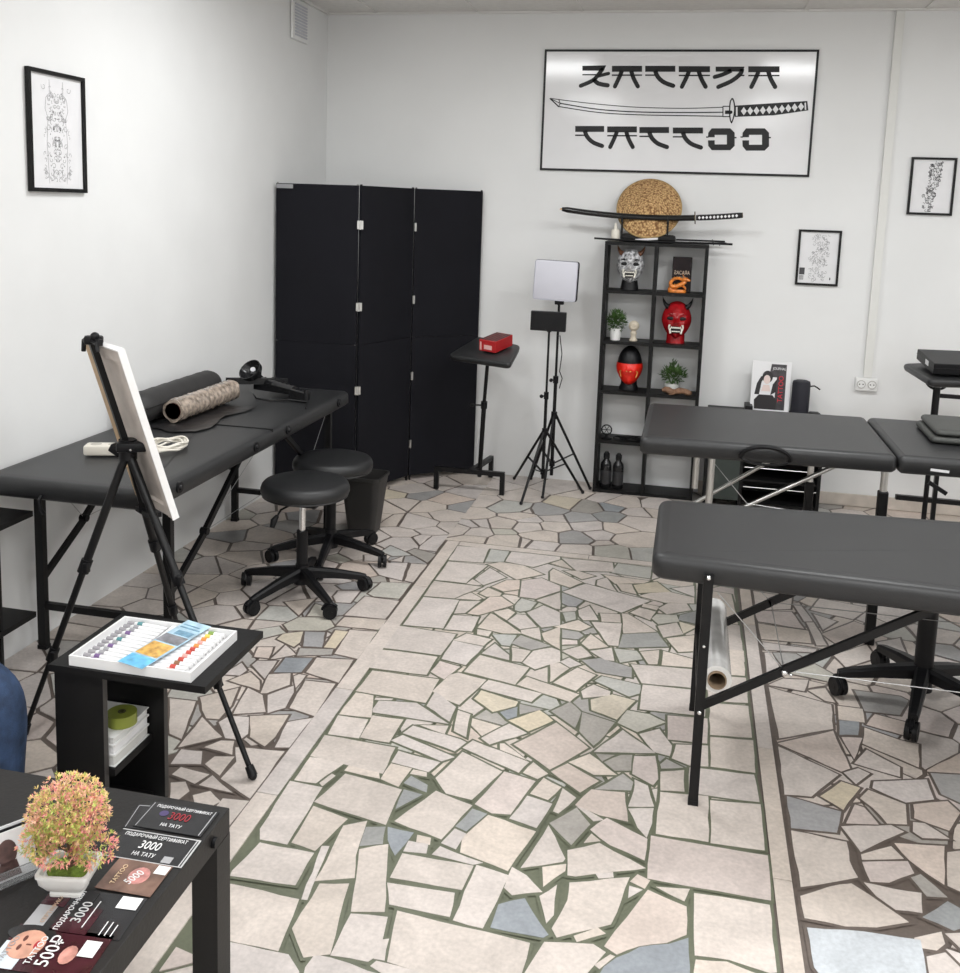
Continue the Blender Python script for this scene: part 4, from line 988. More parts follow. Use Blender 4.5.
mb.build('bucket', mat('bin_plastic', (.020, .019, .018), .5, bump=.1, bscale=200, var=.08), t, smooth=True, auto=35)

# ------------------------------------------------------------------ folding screen
t = thing('folding_screen', 'tall black three-panel folding fabric screen standing in the corner', 'screen', (-1.72, 5.1, 0))
SP = [(-2.19, 4.95), (-1.72, 4.95), (-1.552, 5.39), (-1.212, 5.655)]
for k in range(3):
    (x0, y0), (x1, y1) = SP[k], SP[k+1]
    d = Vector((x1-x0, y1-y0, 0)); L = d.length; d.normalize(); nrm = Vector((d.y, -d.x, 0))
    ang = math.atan2(d.y, d.x); g = .006
    M = Matrix.Translation((x0, y0, 0)) @ Matrix.Rotation(ang, 4, 'Z')
    def pan(z0, z1, th, nm, sub=None, bulge=.004):
        mb = MB(); nx, nz = 14, 16; F = {}
        for s_ in (-1, 1):
            for i in range(nx+1):
                for j in range(nz+1):
                    u, v = i/nx, j/nz
                    e = min(u, 1-u, v, 1-v)*6; e = min(1, e)
                    yy = s_*(th/2*(.55+.45*e)+bulge*e*math.sin(u*7+v*3+k)*math.sin(v*5+u*2)*.6)
                    F[s_, i, j] = mb.bm.verts.new(M @ Vector((g+(L-2*g)*u, yy, z0+(z1-z0)*v)))
            for i in range(nx):
                for j in range(nz):
                    q = [F[s_, i, j], F[s_, i+1, j], F[s_, i+1, j+1], F[s_, i, j+1]]
                    mb.bm.faces.new(q if s_ < 0 else q[::-1])
        ed = [(i, 0) for i in range(nx)]+[(nx, j) for j in range(nz)]+[(nx-i, nz) for i in range(nx)]+[(0, nz-j) for j in range(nz)]
        for a in range(len(ed)):
            p, q = ed[a], ed[(a+1) % len(ed)]
            mb.bm.faces.new((F[-1, p[0], p[1]], F[1, p[0], p[1]], F[1, q[0], q[1]], F[-1, q[0], q[1]]))
        return mb.build(nm, FABRIC, sub or t, smooth=True)
    p = pan(.845, 1.684, .024, 'fabric_panel')
    pan(.03, .843, .024, 'lower_panel', p)
    mb = MB()
    for xx in (g+.006, L-g-.006): mb.prism([(xx-.003, -.006), (xx+.003, -.006), (xx+.003, .006), (xx-.003, .006)], 0, 1.69, M)
    mb.build('panel_frame', mat('pale_edge', (.40, .40, .38), .5, var=.05) if k == 0 else BMETAL, t)
    if k:
        hm = Matrix.Translation((x0, y0, 0)) @ Matrix.Rotation((ang+math.atan2(SP[k][1]-SP[k-1][1], SP[k][0]-SP[k-1][0]))/2, 4, 'Z')
        w = .016 if k == 1 else .008
        for z in ((.60, 1.05, 1.48) if k == 1 else (.22, .62, 1.06, 1.47)):
            mb = MB().prism([(-w, -.020), (w, -.020), (w, -.015), (-w, -.015)], z-.022, z+.022, hm)
            mb.cyl(hm @ Vector((0, -.021, z-.024)), hm @ Vector((0, -.021, z+.024)), .004, n=8)
            mb.build('hinge', ALU, t)
sb = MB().b2((-2.178, 4.9335, 1.658), (-2.085, 4.9355, 1.680)).build('brand_label', GREYINK, t)

# ------------------------------------------------------------------ tray stand with red box
def tray_plate(corners, th, t, name='tray_top', m=VINYL):
    mb = MB(); c = [Vector(p) for p in corners]
    n = (c[1]-c[0]).cross(c[3]-c[0]).normalized()
    cen = sum(c, Vector())/4
    def quad(s, dz): return [mb.bm.verts.new(cen+(p-cen)*s+n*dz) for p in cc]
    cc = []
    for i in range(4):
        a, b, d = c[i-1], c[i], c[(i+1) % 4]
        u, v = (a-b).normalized()*.03, (d-b).normalized()*.03
        for k in range(5):
            tt = k/4; cc.append((1-tt)**2*(b+u)+2*tt*(1-tt)*b+tt*tt*(b+v))
    R = [quad(.93, -th), quad(.98, -th*.8), quad(1, -th*.4), quad(.99, -th*.1), quad(.97, 0)]
    N = len(cc)
    for a, b in zip(R, R[1:]):
        for i in range(N): mb.bm.faces.new((a[i], a[(i+1) % N], b[(i+1) % N], b[i]))
    mb.bm.faces.new(R[0][::-1]); mb.bm.faces.new(R[-1])
    return mb.build(name, m, t, smooth=True)
t = thing('arm_rest_stand', 'black arm rest stand with tilted padded top between folding screen and light tripods', 'stand', (-1.14, 5.35, 0))
tray_plate([(-1.262, 5.12, .800), (-.893, 4.98, .795), (-.905, 5.33, .845), (-1.185, 5.52, .855)], .035, t)
MB().cyl((-1.125, 5.40, .06), (-1.085, 5.27, .52), .013, n=14).build('lower_post', BMETAL, t, smooth=True)
MB().cyl((-1.087, 5.277, .50), (-1.065, 5.235, .79), .010, n=14).build('upper_post', BMETAL, t, smooth=True)
MB().cyl((-1.087, 5.277, .485), (-1.085, 5.271, .525), .018, n=14).cyl((-1.10, 5.27, .503), (-1.15, 5.26, .503), .005, n=8).ball((-1.152, 5.26, .503), .012, u=10, v=8).build('height_clamp', BPLAST, t, smooth=True)
MB().b2((-1.36, 5.262, .105), (-.955, 5.287, .13)).build('base_bar', BMETAL, t)
MB().bar((-1.15, 5.287, .1175), (-1.10, 5.62, .1175), .025, .025).build('base_bar', BMETAL, t)
for (x, y) in ((-1.348, 5.275), (-.967, 5.275), (-1.10, 5.61)): MB().b2((x-.013, y-.0125, 0), (x+.013, y+.0125, .1175)).build('leg', BMETAL, t)
t = thing('red_box', 'small red cardboard box with black print lying on the arm rest stand', 'box', (-1.03, 5.2, .825))
Mx = Matrix.Translation((-1.022, 5.23, .836)) @ Euler((.13, .05, -.35)).to_matrix().to_4x4()
def mbox(M, a, b, bev=0):
    mb = MB().b2(a, b, bev); bmesh.ops.transform(mb.bm, matrix=M, verts=mb.bm.verts); return mb
mbox(Mx, (-.052, -.09, -.0), (.052, .09, .062), .002).build('carton', RED, t)
mb = MB()
for k in range(5): mb.b2((-.046+k*.020, -.08, .0622), (-.033+k*.020, .082, .0632))
bmesh.ops.transform(mb.bm, matrix=Mx, verts=mb.bm.verts); mb.build('black_print', INK, t)
mb = MB().b2((-.02, -.091, .012), (.03, -.0901, .036)); mb.b2((-.046, -.091, .006), (-.036, -.0901, .05))
bmesh.ops.transform(mb.bm, matrix=Mx, verts=mb.bm.verts); mb.build('label_print', mat('pink_print', (.75, .45, .42), .5, var=.1), t)

# ------------------------------------------------------------------ light tripods
def tripod(t, c, feet, zc, zlow, ztop, r=.010):
    cx, cy = c
    MB().cyl((cx, cy, .09), (cx, cy, ztop*.62), r, n=14).build('lower_pole', BMETAL, t, smooth=True)
    MB().cyl((cx, cy, ztop*.6), (cx, cy, ztop), r*.7, n=14).build('upper_pole', BMETAL, t, smooth=True)
    MB().cyl((cx, cy, zc-.02), (cx, cy, zc+.02), r*1.7, n=14).build('collar', BPLAST, t, smooth=True)
    MB().cyl((cx, cy, zlow-.015), (cx, cy, zlow+.015), r*1.6, n=14).build('lower_collar', BPLAST, t, smooth=True)
    k = MB().cyl((cx, cy, ztop*.6-.02), (cx, cy, ztop*.6+.02), r*1.5, n=14); k.cyl((cx, cy-.01, ztop*.6), (cx-.02, cy-.03, ztop*.6), .004, n=8); k.ball((cx-.022, cy-.032, ztop*.6), .011, u=10, v=8)
    k.build('clamp_knob', BPLAST, t, smooth=True)
    for f in feet:
        a = Vector((cx+(f[0]-cx)*.05, cy+(f[1]-cy)*.05, zc)); b = Vector((f[0], f[1], .008))
        l = MB().cyl(a, b, .0075, n=10).build('leg', BMETAL, t, smooth=True)
        MB().ball((f[0], f[1], .010), .010, u=10, v=8).build('rubber_foot', BPLAST, l, smooth=True)
        mid = a.lerp(b, .52)
        MB().bar((cx+(f[0]-cx)*.04, cy+(f[1]-cy)*.04, zlow), mid, .012, .005).build('strut', BMETAL, l)
t = thing('light_stand', 'black tripod stand carrying the pale square light panel', 'tripod', (-.715, 5.45, 0))
tripod(t, (-.715, 5.45), [(-.498, 5.535), (-.735, 5.27), (-.86, 5.63)], .44, .16, 1.075)
t = thing('studio_light', 'pale square studio light panel on top of the rear tripod stand', 'lamp', (-.73, 5.42, 1.08))
Mx = Matrix.Translation((-.733, 5.41, 1.205)) @ Euler((.0, .03, .10)).to_matrix().to_4x4()
mbox(Mx, (-.122, .0, -.112), (.124, .030, .112), .014).build('housing', BPLAST, t, smooth=True)
mbox(Mx, (-.122, -.010, -.110), (.116, .004, .112), .013).build('diffuser', LEDW, t, smooth=True)
MB().cyl((-.715, 5.445, 1.075), (-.715, 5.43, 1.10), .014, n=12).box((-.712, 5.435, 1.083), (.05, .03, .022), bev=.004).build('mount', BPLAST, t)
t = thing('light_stand', 'thinner black tripod stand carrying the small black box, left of its twin', 'tripod', (-.755, 5.36, 0))
tripod(t, (-.752, 5.36), [(-.955, 5.60), (-.83, 5.12), (-.53, 5.44)], .36, .13, .945, .009)
t = thing('control_box', 'small flat black box fixed on the front tripod under the light panel', 'box', (-.755, 5.35, .93))
MB().box((-.757, 5.352, .985), (.196, .03, .108), (0, 0.01, .05), bev=.004).build('body', BPLAST, t)
MB().cyl((-.752, 5.36, .925), (-.752, 5.36, .945), .013, n=12).build('mount', BPLAST, t)
MB().tube([(-.70, 5.43, .90), (-.68, 5.40, .80), (-.69, 5.41, .70), (-.675, 5.42, .66), (-.69, 5.43, .60)], .003, 6).build('power_cord', BPLAST, t)

# ------------------------------------------------------------------ shelving unit
SX0, SX1, SY0, SY1, SZ = -.482, .080, 5.505, 5.688, 1.430
t = thing('shelving_unit', 'black open shelving unit two compartments wide and five high against the back wall', 'shelf', (-.195, 5.6, 0))
th = .018
LV = [.0, .288, .574, .858, 1.144]
for x in (SX0, (SX0+SX1)/2-th/2, SX1-th): MB().b2((x, SY0, 0), (x+th, SY1, SZ-th)).build('upright', BLACKW, t)
MB().b2((SX0, SY0, SZ-th), (SX1, SY1, SZ)).build('top_board', BLACKW, t)
for z in LV:
    for (a, b) in ((SX0+th, (SX0+SX1)/2-th/2), ((SX0+SX1)/2+th/2, SX1-th)):
        MB().b2((a, SY0, max(z, .001)), (b, SY1, z+th)).build('shelf_board', BLACKW, t)
CL, CR = (SX0+th+(SX0+SX1)/2-th/2)/2, ((SX0+SX1)/2+th/2+SX1-th)/2
# ------------------------------------------------------------------ masks and busts
def head_mesh(mb, c, w, d, h, bumps, nu=40, nv=32, zcut=None, chin=.25, front=None):
    """ellipsoid head facing -Y with gaussian bumps (x,z normalised, size, amount)"""
    V = []
    for j in range(nv+1):
        row = []
        ph = -PI/2+PI*j/nv
        for i in range(nu):
            a = 2*PI*i/nu
            x, y, z = math.cos(ph)*math.cos(a), math.cos(ph)*math.sin(a), math.sin(ph)
            taper = 1-chin*max(0, -z)**1.3
            X, Y, Z = x*w*taper, y*d*(1-.15*max(0, -z)), z*h
            if y < .15:
                f = min(1, (.15-y)/.5)
                for (bx_, bz, s, am) in bumps:
                    for sg in ((1, -1) if bx_ > 0 else (1,)):
                        r2 = ((x-sg*bx_)**2+(z-bz)**2)/(s*s); Y -= am*w*math.exp(-r2)*f
            row.append(mb.bm.verts.new((c[0]+X, c[1]+Y, c[2]+Z)))
        V.append(row)
    for j in range(nv):
        for i in range(nu):
            k = (i+1) % nu
            try: mb.bm.faces.new((V[j][i], V[j][k], V[j+1][k], V[j+1][i]))
            except ValueError: pass
    bmesh.ops.remove_doubles(mb.bm, verts=mb.bm.verts, dist=1e-5)
    return mb
ONI = [(0, -.02, .16, .38), (0, .12, .10, .2), (.22, .34, .16, .22), (.34, .12, .13, -.16), (.42, -.15, .2, .22), (0, -.42, .24, .10), (.2, -.50, .1, .12), (0, -.80, .2, .25), (.13, -.05, .09, .12), (0, .6, .12, .08)]
def oni(t, c, w, h, face_m, horn_m, skull=None, hornlen=.07, back_m=None):
    fm = head_mesh(MB(), c, w, w*.75, h, ONI).build('face', face_m, t, smooth=True, auto=80)
    for s in (-1, 1):
        # eyes in sockets, mouth, fangs, horns
        e = MB().ball((c[0]+s*.34*w, c[1]-w*.66, c[2]+.13*h), w*.23, (1.35, .5, .60), 14, 8).build('eye', INK, fm, smooth=True)
        MB().tube([(c[0]+s*w*(.14+.5*k/6), c[1]-w*(.80-.22*k/6), c[2]+h*(.26+.13*math.sin(k/6*2.4)-.0*k)) for k in range(7)], w*.05, 8, rr=[w*.03, w*.06, w*.07, w*.07, w*.06, w*.04, w*.02]).build('brow', INK if face_m is not REDL else REDL, fm, smooth=True)
        P = []
        for k in range(9):
            q = k/8; P.append((c[0]+s*(w*.55+hornlen*.75*math.sin(q*1.3)), c[1]-w*.25+.01*q, c[2]+h*.68+hornlen*(1-math.cos(q*1.7))*.75+hornlen*.25*q))
        MB().tube(P, .01, 12, rr=[w*.22*(1-k/8.4) for k in range(9)]).build('horn', horn_m, t, smooth=True)
        for (dx, z0, z1, r) in ((.34, -.62, -.20, .055), (.42, -.18, -.66, .06)):
            MB().tube([(c[0]+s*w*(dx+.05*math.sin(k)), c[1]-w*.90+.01*k/4, c[2]+h*(z0+(z1-z0)*k/5)) for k in range(6)], .004, 8, rr=[w*r*(1.2-k/5) for k in range(6)]).build('fang', BONE, fm, smooth=True)
    m = MB().ball((c[0], c[1]-w*.72, c[2]-h*.43), w*.42, (1, .35, .62), 20, 10).build('mouth', INK, fm, smooth=True)
    mb = MB()
    for k in range(-3, 4):
        mb.box((c[0]+k*w*.085, c[1]-w*.845, c[2]-h*.33), (w*.07, w*.06, h*.075), bev=w*.01); mb.box((c[0]+k*w*.080, c[1]-w*.835, c[2]-h*.52), (w*.065, w*.06, h*.06), bev=w*.01)
    mb.build('teeth', BONE, m)
t = thing('demon_mask', 'grey and white horned demon mask with long fangs on the top left shelf', 'mask', (CL-.03, 5.58, 1.162))
c = (CL-.004, 5.585, 1.296)
oni(t, c, .078, .098, WHITEM, HORN, hornlen=.046)
MB().lathe([(0, 0), (.052, 0), (.050, .012), (.044, .05), (.040, .075), (0, .08)], (CL-.004, 5.595, 1.1625), 24, 1, .85).build('bust_stand', INK, t, smooth=True)
t = thing('demon_mask', 'glossy red horned demon mask with white fangs on the right column, second shelf from top', 'mask', (CR-.005, 5.58, .876))
c = (CR-.005, 5.59, 1.005)
oni(t, c, .082, .108, REDL, INK, hornlen=.052)
MB().lathe([(0, 0), (.052, 0), (.050, .02), (.05, .05), (0, .055)], (CR-.005, 5.60, .8765), 24, 1, .85).build('bust_stand', REDL, t, smooth=True)
t = thing('warrior_bust', 'black bust wearing a bright red half mask on the left column, middle shelf', 'bust', (CL+.025, 5.58, .592))
c = (CL+.022, 5.59, .730)
MB().lathe([(0, 0), (.055, 0), (.056, .01), (.046, .03), (.042, .09), (0, .1)], (c[0], c[1]+.01, .5925), 28, 1, .85).build('neck', INK, t, smooth=True)
h = head_mesh(MB(), c, .070, .075, .115, [(0, -.05, .14, .16), (.3, .1, .14, -.08)]).build('head', INK, t, smooth=True, auto=80)
mb = head_mesh(MB(), (c[0], c[1]-.004, c[2]-.006), .075, .078, .105, [(0, -.02, .13, .30), (.40, -.12, .18, .16), (0, -.72, .2, .12), (.3, .22, .12, -.02)])
bmesh.ops.bisect_plane(mb.bm, geom=mb.bm.verts[:]+mb.bm.edges[:]+mb.bm.faces[:], plane_co=(0, 0, c[2]+.022), plane_no=(0, 0, 1), clear_outer=True)
bmesh.ops.bisect_plane(mb.bm, geom=mb.bm.verts[:]+mb.bm.edges[:]+mb.bm.faces[:], plane_co=(0, c[1]+.01, 0), plane_no=(0, 1, 0), clear_outer=True)
fm = mb.build('half_mask', REDB, t, smooth=True, auto=80)
mb = MB()
for s in (-1, 1):
    mb.tube([(c[0]+s*(.006+.045*k/8), c[1]-.078+.022*(k/8)**1.5-.006, c[2]-.022+.010*math.sin(k/8*PI)-.004*k/8) for k in range(9)], .0035, 6)
    mb.tube([(c[0]+s*(.05-.012*k/4), c[1]-.058-.004*k, c[2]-.025-.010*k) for k in range(4)], .0025, 6)
mb.build('moustache', GOLD, fm, smooth=True)

# small things on the shelves
def leaf_cluster(mb, c, rx, rz, n, ll, R, up=.4, wl=.3, seg=1):
    for i in range(n):
        while True:
            p = Vector((R.uniform(-1, 1), R.uniform(-1, 1), R.uniform(-1, 1)))
            if .15 < p.length < 1: break
        q = Vector((c[0]+p.x*rx, c[1]+p.y*rx, c[2]+p.z*rz))
        d = Vector((p.x, p.y, p.z+up)).normalized(); d = (d+Vector((R.uniform(-.5, .5), R.uniform(-.5, .5), R.uniform(-.4, .5)))).normalized()
        s = d.cross(Vector((0, 0, 1)))
        if s.length < .1: s = Vector((1, 0, 0))
        s = s.normalized()*ll*wl*.5; nn = s.cross(d).normalized()*ll*.08
        L = ll*R.uniform(.7, 1.2)
        a = mb.bm.verts.new(q); b = mb.bm.verts.new(q+d*L*.5+s+nn); e = mb.bm.verts.new(q+d*L); f = mb.bm.verts.new(q+d*L*.5-s+nn); g = mb.bm.verts.new(q+d*L*.5-nn)
        mb.bm.faces.new((a, b, g)); mb.bm.faces.new((a, g, f)); mb.bm.faces.new((b, e, g)); mb.bm.faces.new((g, e, f))
R5 = random.Random(5)
t = thing('potted_plant', 'small bushy green plant in a white ribbed pot, left column, second shelf from top', 'plant', (CL-.068, 5.57, .876))
MB().lathe([(0, 0), (.027, 0), (.033, .06), (.035, .062), (.035, .068), (.030, .068), (.028, .055), (0, .055)], (CL-.066, 5.565, .8765), 14).build('pot', WHITE, t)
mb = MB(); leaf_cluster(mb, (CL-.066, 5.565, .985), .048, .052, 330, .026, R5, .6, .34); mb.build('foliage', LEAFG, t)
mb = MB()
for k in range(5): mb.cyl((CL-.066, 5.565, .93), (CL-.066+R5.uniform(-.025, .025), 5.565+R5.uniform(-.02, .02), .985), .0018, n=5)
mb.build('stems', LEAFG, t)
t = thing('figurine', 'small cream figurine with a round head beside the ribbed pot on the shelf', 'figurine', (CL+.035, 5.57, .876))
cx, cy = CL+.035, 5.565
MB().lathe([(0, 0), (.022, 0), (.024, .006), (.018, .012), (.015, .03), (.019, .045), (.012, .058), (0, .06)], (cx, cy, .8765), 18).build('body', CREAM, t, smooth=True)
h = MB().ball((cx, cy, .962), .030, (1, .95, 1), 20, 14).build('head', CREAM, t, smooth=True)
MB().torus((cx, cy-.026, .962), .014, .003, 'Y', 18, 6).ball((cx-.008, cy-.0275, .968), .004).ball((cx+.008, cy-.0275, .968), .004).build('face_relief', CREAM, h, smooth=True)
t = thing('card_box', 'dark card box with gold lettering on the top right shelf', 'box', (CR+.01, 5.60, 1.162))
MB().box((CR+.008, 5.60, 1.162+.098), (.105, .028, .195), (0, 0, .06), bev=.002).build('carton', mat('maroon_black', (.008, .003, .004), .4, spec=.25, var=.5, vscale=20), t)
text_mesh('lettering', 'ƧACAЯA', .030, mat('pale_print', (.62, .48, .36), .5), t, (CR+.008, 5.5845, 1.270), (PI/2, 0, .06), .0004, sx=.72)
text_mesh('small_print', 'TATTOO', .012, MATS['pale_print'], t, (CR+.008, 5.5845, 1.245), (PI/2, 0, .06), .0003, sx=.9)
t = thing('dragon_figurine', 'small orange coiled figurine in front of the dark card box', 'figurine', (CR-.01, 5.56, 1.162))
mb = MB(); pts = []
for k in range(60):
    q = k/59; a = q*4*PI
    pts.append((CR-.012+.046*math.cos(a)*(1-.25*q), 5.553+.012*math.sin(a*.5), 1.180+.050*q+.018*math.sin(a*1.3)))
mb.tube(pts, .006, 8, rr=[.004+.007*math.sin(PI*k/59)**.6 for k in range(60)])
b = mb.build('coiled_body', ORANGE, t, smooth=True)
mb = MB()
for k in range(3, 57, 2): mb.cyl(pts[k], (pts[k][0]*1, pts[k][1]-.006, pts[k][2]+.016), .0035, .0002, n=5)
mb.build('spikes', GOLD, b)
MB().lathe([(0, 0), (.048, 0), (.050, .008), (.044, .016), (0, .018)], (CR-.012, 5.555, 1.1625), 20, 1, .5).build('base', ORANGE, t, smooth=True)
h = MB().ball((CR+.030, 5.548, 1.236), .014, (1.3, 1, .9), 14, 8).cyl((CR+.038, 5.54, 1.236), (CR+.056, 5.532, 1.232), .008, .005, n=8); h.cyl((CR+.025, 5.548, 1.245), (CR+.012, 5.55, 1.266), .003, .0005, n=5)
h.build('head', ORANGE, t, smooth=True)
# plant with driftwood
t = thing('potted_plant', 'leafy green plant in a round white pot, right column, middle shelf', 'plant', (CR-.01, 5.60, .592))
MB().lathe([(0, 0), (.036, 0), (.042, .012), (.043, .05), (.040, .054), (.036, .05), (0, .045)], (CR-.01, 5.60, .5925), 22).build('pot', mat('pot_stoneware', (.55, .55, .52), .5, var=.1), t, smooth=True)
mb = MB(); leaf_cluster(mb, (CR-.002, 5.59, .695), .062, .038, 190, .032, R5, .5, .38); leaf_cluster(mb, (CR-.01, 5.59, .742), .016, .028, 30, .026, R5, 1, .38); mb.build('foliage', LEAFG, t)
mb = MB()
for k in range(7): mb.cyl((CR-.01, 5.60, .635), (CR-.01+R5.uniform(-.06, .06), 5.60+R5.uniform(-.03, .0), .72), .002, n=5)
mb.build('stems', LEAFG, t)
t = thing('driftwood', 'short brown piece of driftwood lying in front of the round white pot', 'wood', (CR, 5.53, .592))
mb = MB().tube([(CR-.05+.16*k/9-.01, 5.535+.006*math.sin(k*1.9), .612+.006*math.sin(k*1.3)) for k in range(10)], .016, 10, rr=[.009, .016, .019, .017, .016, .018, .017, .016, .018, .010])
mb.tube([(CR+.02, 5.525, .607), (CR+.0, 5.512, .598), (CR-.02, 5.508, .596)], .003, 6).build('log', DRIFT, t, smooth=True)
tag(MB().tube([(CL-.01+.05*math.sin(k*.9)+.004*k*.6, 5.56+.025*math.cos(k*1.1), .309+.0045*(k % 5)) for k in range(44)], .0032, 6).build('cable_tangle', BPLAST), 'tangle of black cable on the left column, fourth shelf down', 'cable')
t = thing('gadget', 'tiny round black fan-shaped gadget left of the cable tangle on the shelf', 'gadget', (CL-.085, 5.56, .306))
MB().lathe([(0, 0), (.03, 0), (.03, .006), (.008, .012), (.007, .03), (0, .03)], (CL-.085, 5.55, .3065), 18).build('foot', BPLAST, t)
mb = MB().torus((CL-.085, 5.55, .358), .028, .004, 'Y', 22, 6)
for k in range(6): mb.bar((CL-.085, 5.55, .358), (CL-.085+.028*math.cos(k*PI/3), 5.55, .358+.028*math.sin(k*PI/3)), .005, .003)
mb.build('ring_head', BPLAST, t, smooth=True)
for i, (bx_, h, lab) in enumerate(((CL-.078, .210, 'black glossy bottle, left of the two on the bottom left shelf'), (CL-.008, .205, 'black glossy bottle, right of the two on the bottom left shelf'))):
    t = thing('bottle', lab, 'bottle', (bx_, 5.56, .018), 'black bottles on the bottom shelf')
    MB().lathe([(0, 0), (.029, 0), (.031, .004), (.031, h*.62), (.028, h*.70), (.016, h*.78), (.015, h*.82), (0, h*.82)], (bx_, 5.56, .0185), 24).build('body', mat('black_bottle', (.010, .010, .011), .15, var=.1), t, smooth=True)
    MB().lathe([(0, h*.82), (.018, h*.82), (.018, h*.95), (.012, h*.97), (.010, h), (0, h)], (bx_, 5.56, .0185), 18).build('pump_cap', INK, t, smooth=True)
    MB().cyl((bx_, 5.56, .018+h*.12), (bx_, 5.56, .018+h*.5), .0313, n=24, cap=False).build('label_band', mat('grey_label', (.025, .025, .027), .4, var=.3, vscale=60), t)

# top of the shelving unit
t = thing('straw_hat', 'round woven straw hat leaning on the wall above the shelving unit', 'hat', (-.26, 5.62, SZ))
STR = bpy.data.materials.new('woven_straw'); STR.use_nodes = True; nt = STR.node_tree; b = nt.nodes['Principled BSDF']
tc = nt.nodes.new('ShaderNodeTexCoord'); vo = nt.nodes.new('ShaderNodeTexVoronoi'); vo.inputs['Scale'].default_value = 85
mp = nt.nodes.new('ShaderNodeMapping'); mp.inputs['Scale'].default_value = (1, 2.2, 1)
cr = nt.nodes.new('ShaderNodeValToRGB'); cr.color_ramp.elements[0].color = (.86, .58, .27, 1); cr.color_ramp.elements[1].color = (.20, .09, .03, 1); cr.color_ramp.elements[1].position = .8
nt.links.new(tc.outputs['Object'], mp.inputs['Vector']); nt.links.new(mp.outputs['Vector'], vo.inputs['Vector'])
nt.links.new(vo.outputs['Distance'], cr.inputs['Fac']); nt.links.new(cr.outputs['Color'], b.inputs['Base Color']); b.inputs['Roughness'].default_value = .8
bp = nt.nodes.new('ShaderNodeBump'); bp.inputs['Strength'].default_value = .8; bp.inputs['Distance'].default_value = .004
nt.links.new(vo.outputs['Distance'], bp.inputs['Height']); nt.links.new(bp.outputs['Normal'], b.inputs['Normal'])
HM = Matrix.Translation((-.258, 5.612, 1.618)) @ Euler((math.radians(66), 0, 0)).to_matrix().to_4x4()
mb = MB().lathe([(.176, .0), (.165, .008), (.12, .030), (.07, .054), (.035, .072), (.012, .080), (0, .082), (0, .074), (.06, .046), (.12, .020), (.173, -.006)], (0, 0, 0), 56)
bmesh.ops.transform(mb.bm, matrix=HM, verts=mb.bm.verts); hat = mb.build('cone', STR, t, smooth=True)
mb = MB().torus((0, 0, -.001), .176, .005, 'Z', 56, 8); bmesh.ops.transform(mb.bm, matrix=HM, verts=mb.bm.verts); mb.build('rim', mat('rim_straw', (.36, .24, .10), .7, bump=.3, bscale=100, var=.3, vscale=40), t, smooth=True)
t = thing('sword_stand', 'small black two-pronged sword stand on top of the shelving unit', 'stand', (-.27, 5.56, SZ))
MB().b2((-.405, 5.545, SZ+.0005), (-.10, 5.60, SZ+.046), .018).build('base', BLACKW, t)
for x in (-.398, -.148):
    MB().b2((x-.005, 5.548, SZ+.005), (x+.005, 5.575, SZ+.138)).b2((x-.005, 5.520, SZ+.110), (x+.005, 5.548, SZ+.118)).b2((x-.005, 5.520, SZ+.118), (x+.005, 5.526, SZ+.150)).build('prong', BLACKW, t)
t = thing('katana', 'curved black sheathed sword with white-diamond grip displayed on the stand', 'sword', (-.25, 5.536, 1.56))
def kz(x): 
    u = (x+.245)/.49; return 1.568+.030*u*u
P = [(-.734+.728*k/24, 5.536, kz(-.734+.728*k/24)) for k in range(25)]
MB().tube(P, .012, 10, rr=[.011]+[.0165]*23+[.017]).build('scabbard', mat('black_lacquer', (.008, .008, .008), .12, var=.05), t, smooth=True)
MB().lathe([(0, -.004), (.010, -.004), (.0105, 0), (.004, .004), (0, .004)], (-.737, 5.536, kz(-.737)), 12).build('scabbard_tip', GOLD, t)
mb = MB().cyl((-.008, 5.536, kz(-.008)), (-.002, 5.536, kz(0)), .034, n=24).cyl((-.014, 5.536, kz(-.012)), (-.008, 5.536, kz(-.008)), .015, n=16); mb.build('guard', mat('dark_brass', (.10, .08, .05), .4, .8, var=.2), t, smooth=True)
P = [(.0+.242*k/12, 5.536, kz(.242*k/12)) for k in range(13)]
g = MB().tube(P, .0165, 10, rr=[.015]+[.0165]*11+[.015]).build('grip', mat('grip_wrap', (.010, .010, .010), .7, bump=.3, bscale=300, var=.1), t, smooth=True)
mb = MB()
for k in range(11):
    x = .018+k*.0195; z = kz(x)
    mb.prism([(x-.0075, z), (x, z-.009), (x+.0075, z), (x, z+.009)], 5.5180, 5.5225, WM)
mb.build('grip_diamonds', PAPER, g)
MB().cyl((.236, 5.536, kz(.236)), (.246, 5.536, kz(.246)), .0145, n=14).build('pommel', MATS['dark_brass'], t)
t = thing('bottle', 'small white squeeze bottle on top of the shelving unit beside the straw hat', 'bottle', (-.418, 5.57, SZ))
MB().lathe([(0, 0), (.022, 0), (.024, .004), (.024, .055), (.018, .066), (0, .067)], (-.432, 5.555, SZ+.001), 20).build('body', mat('cream_plastic', (.75, .72, .63), .4, var=.03), t, smooth=True)
MB().lathe([(0, .066), (.012, .066), (.010, .080), (.006, .100), (0, .101)], (-.432, 5.555, SZ+.001), 16).build('nozzle', MATS['cream_plastic'], t, smooth=True)
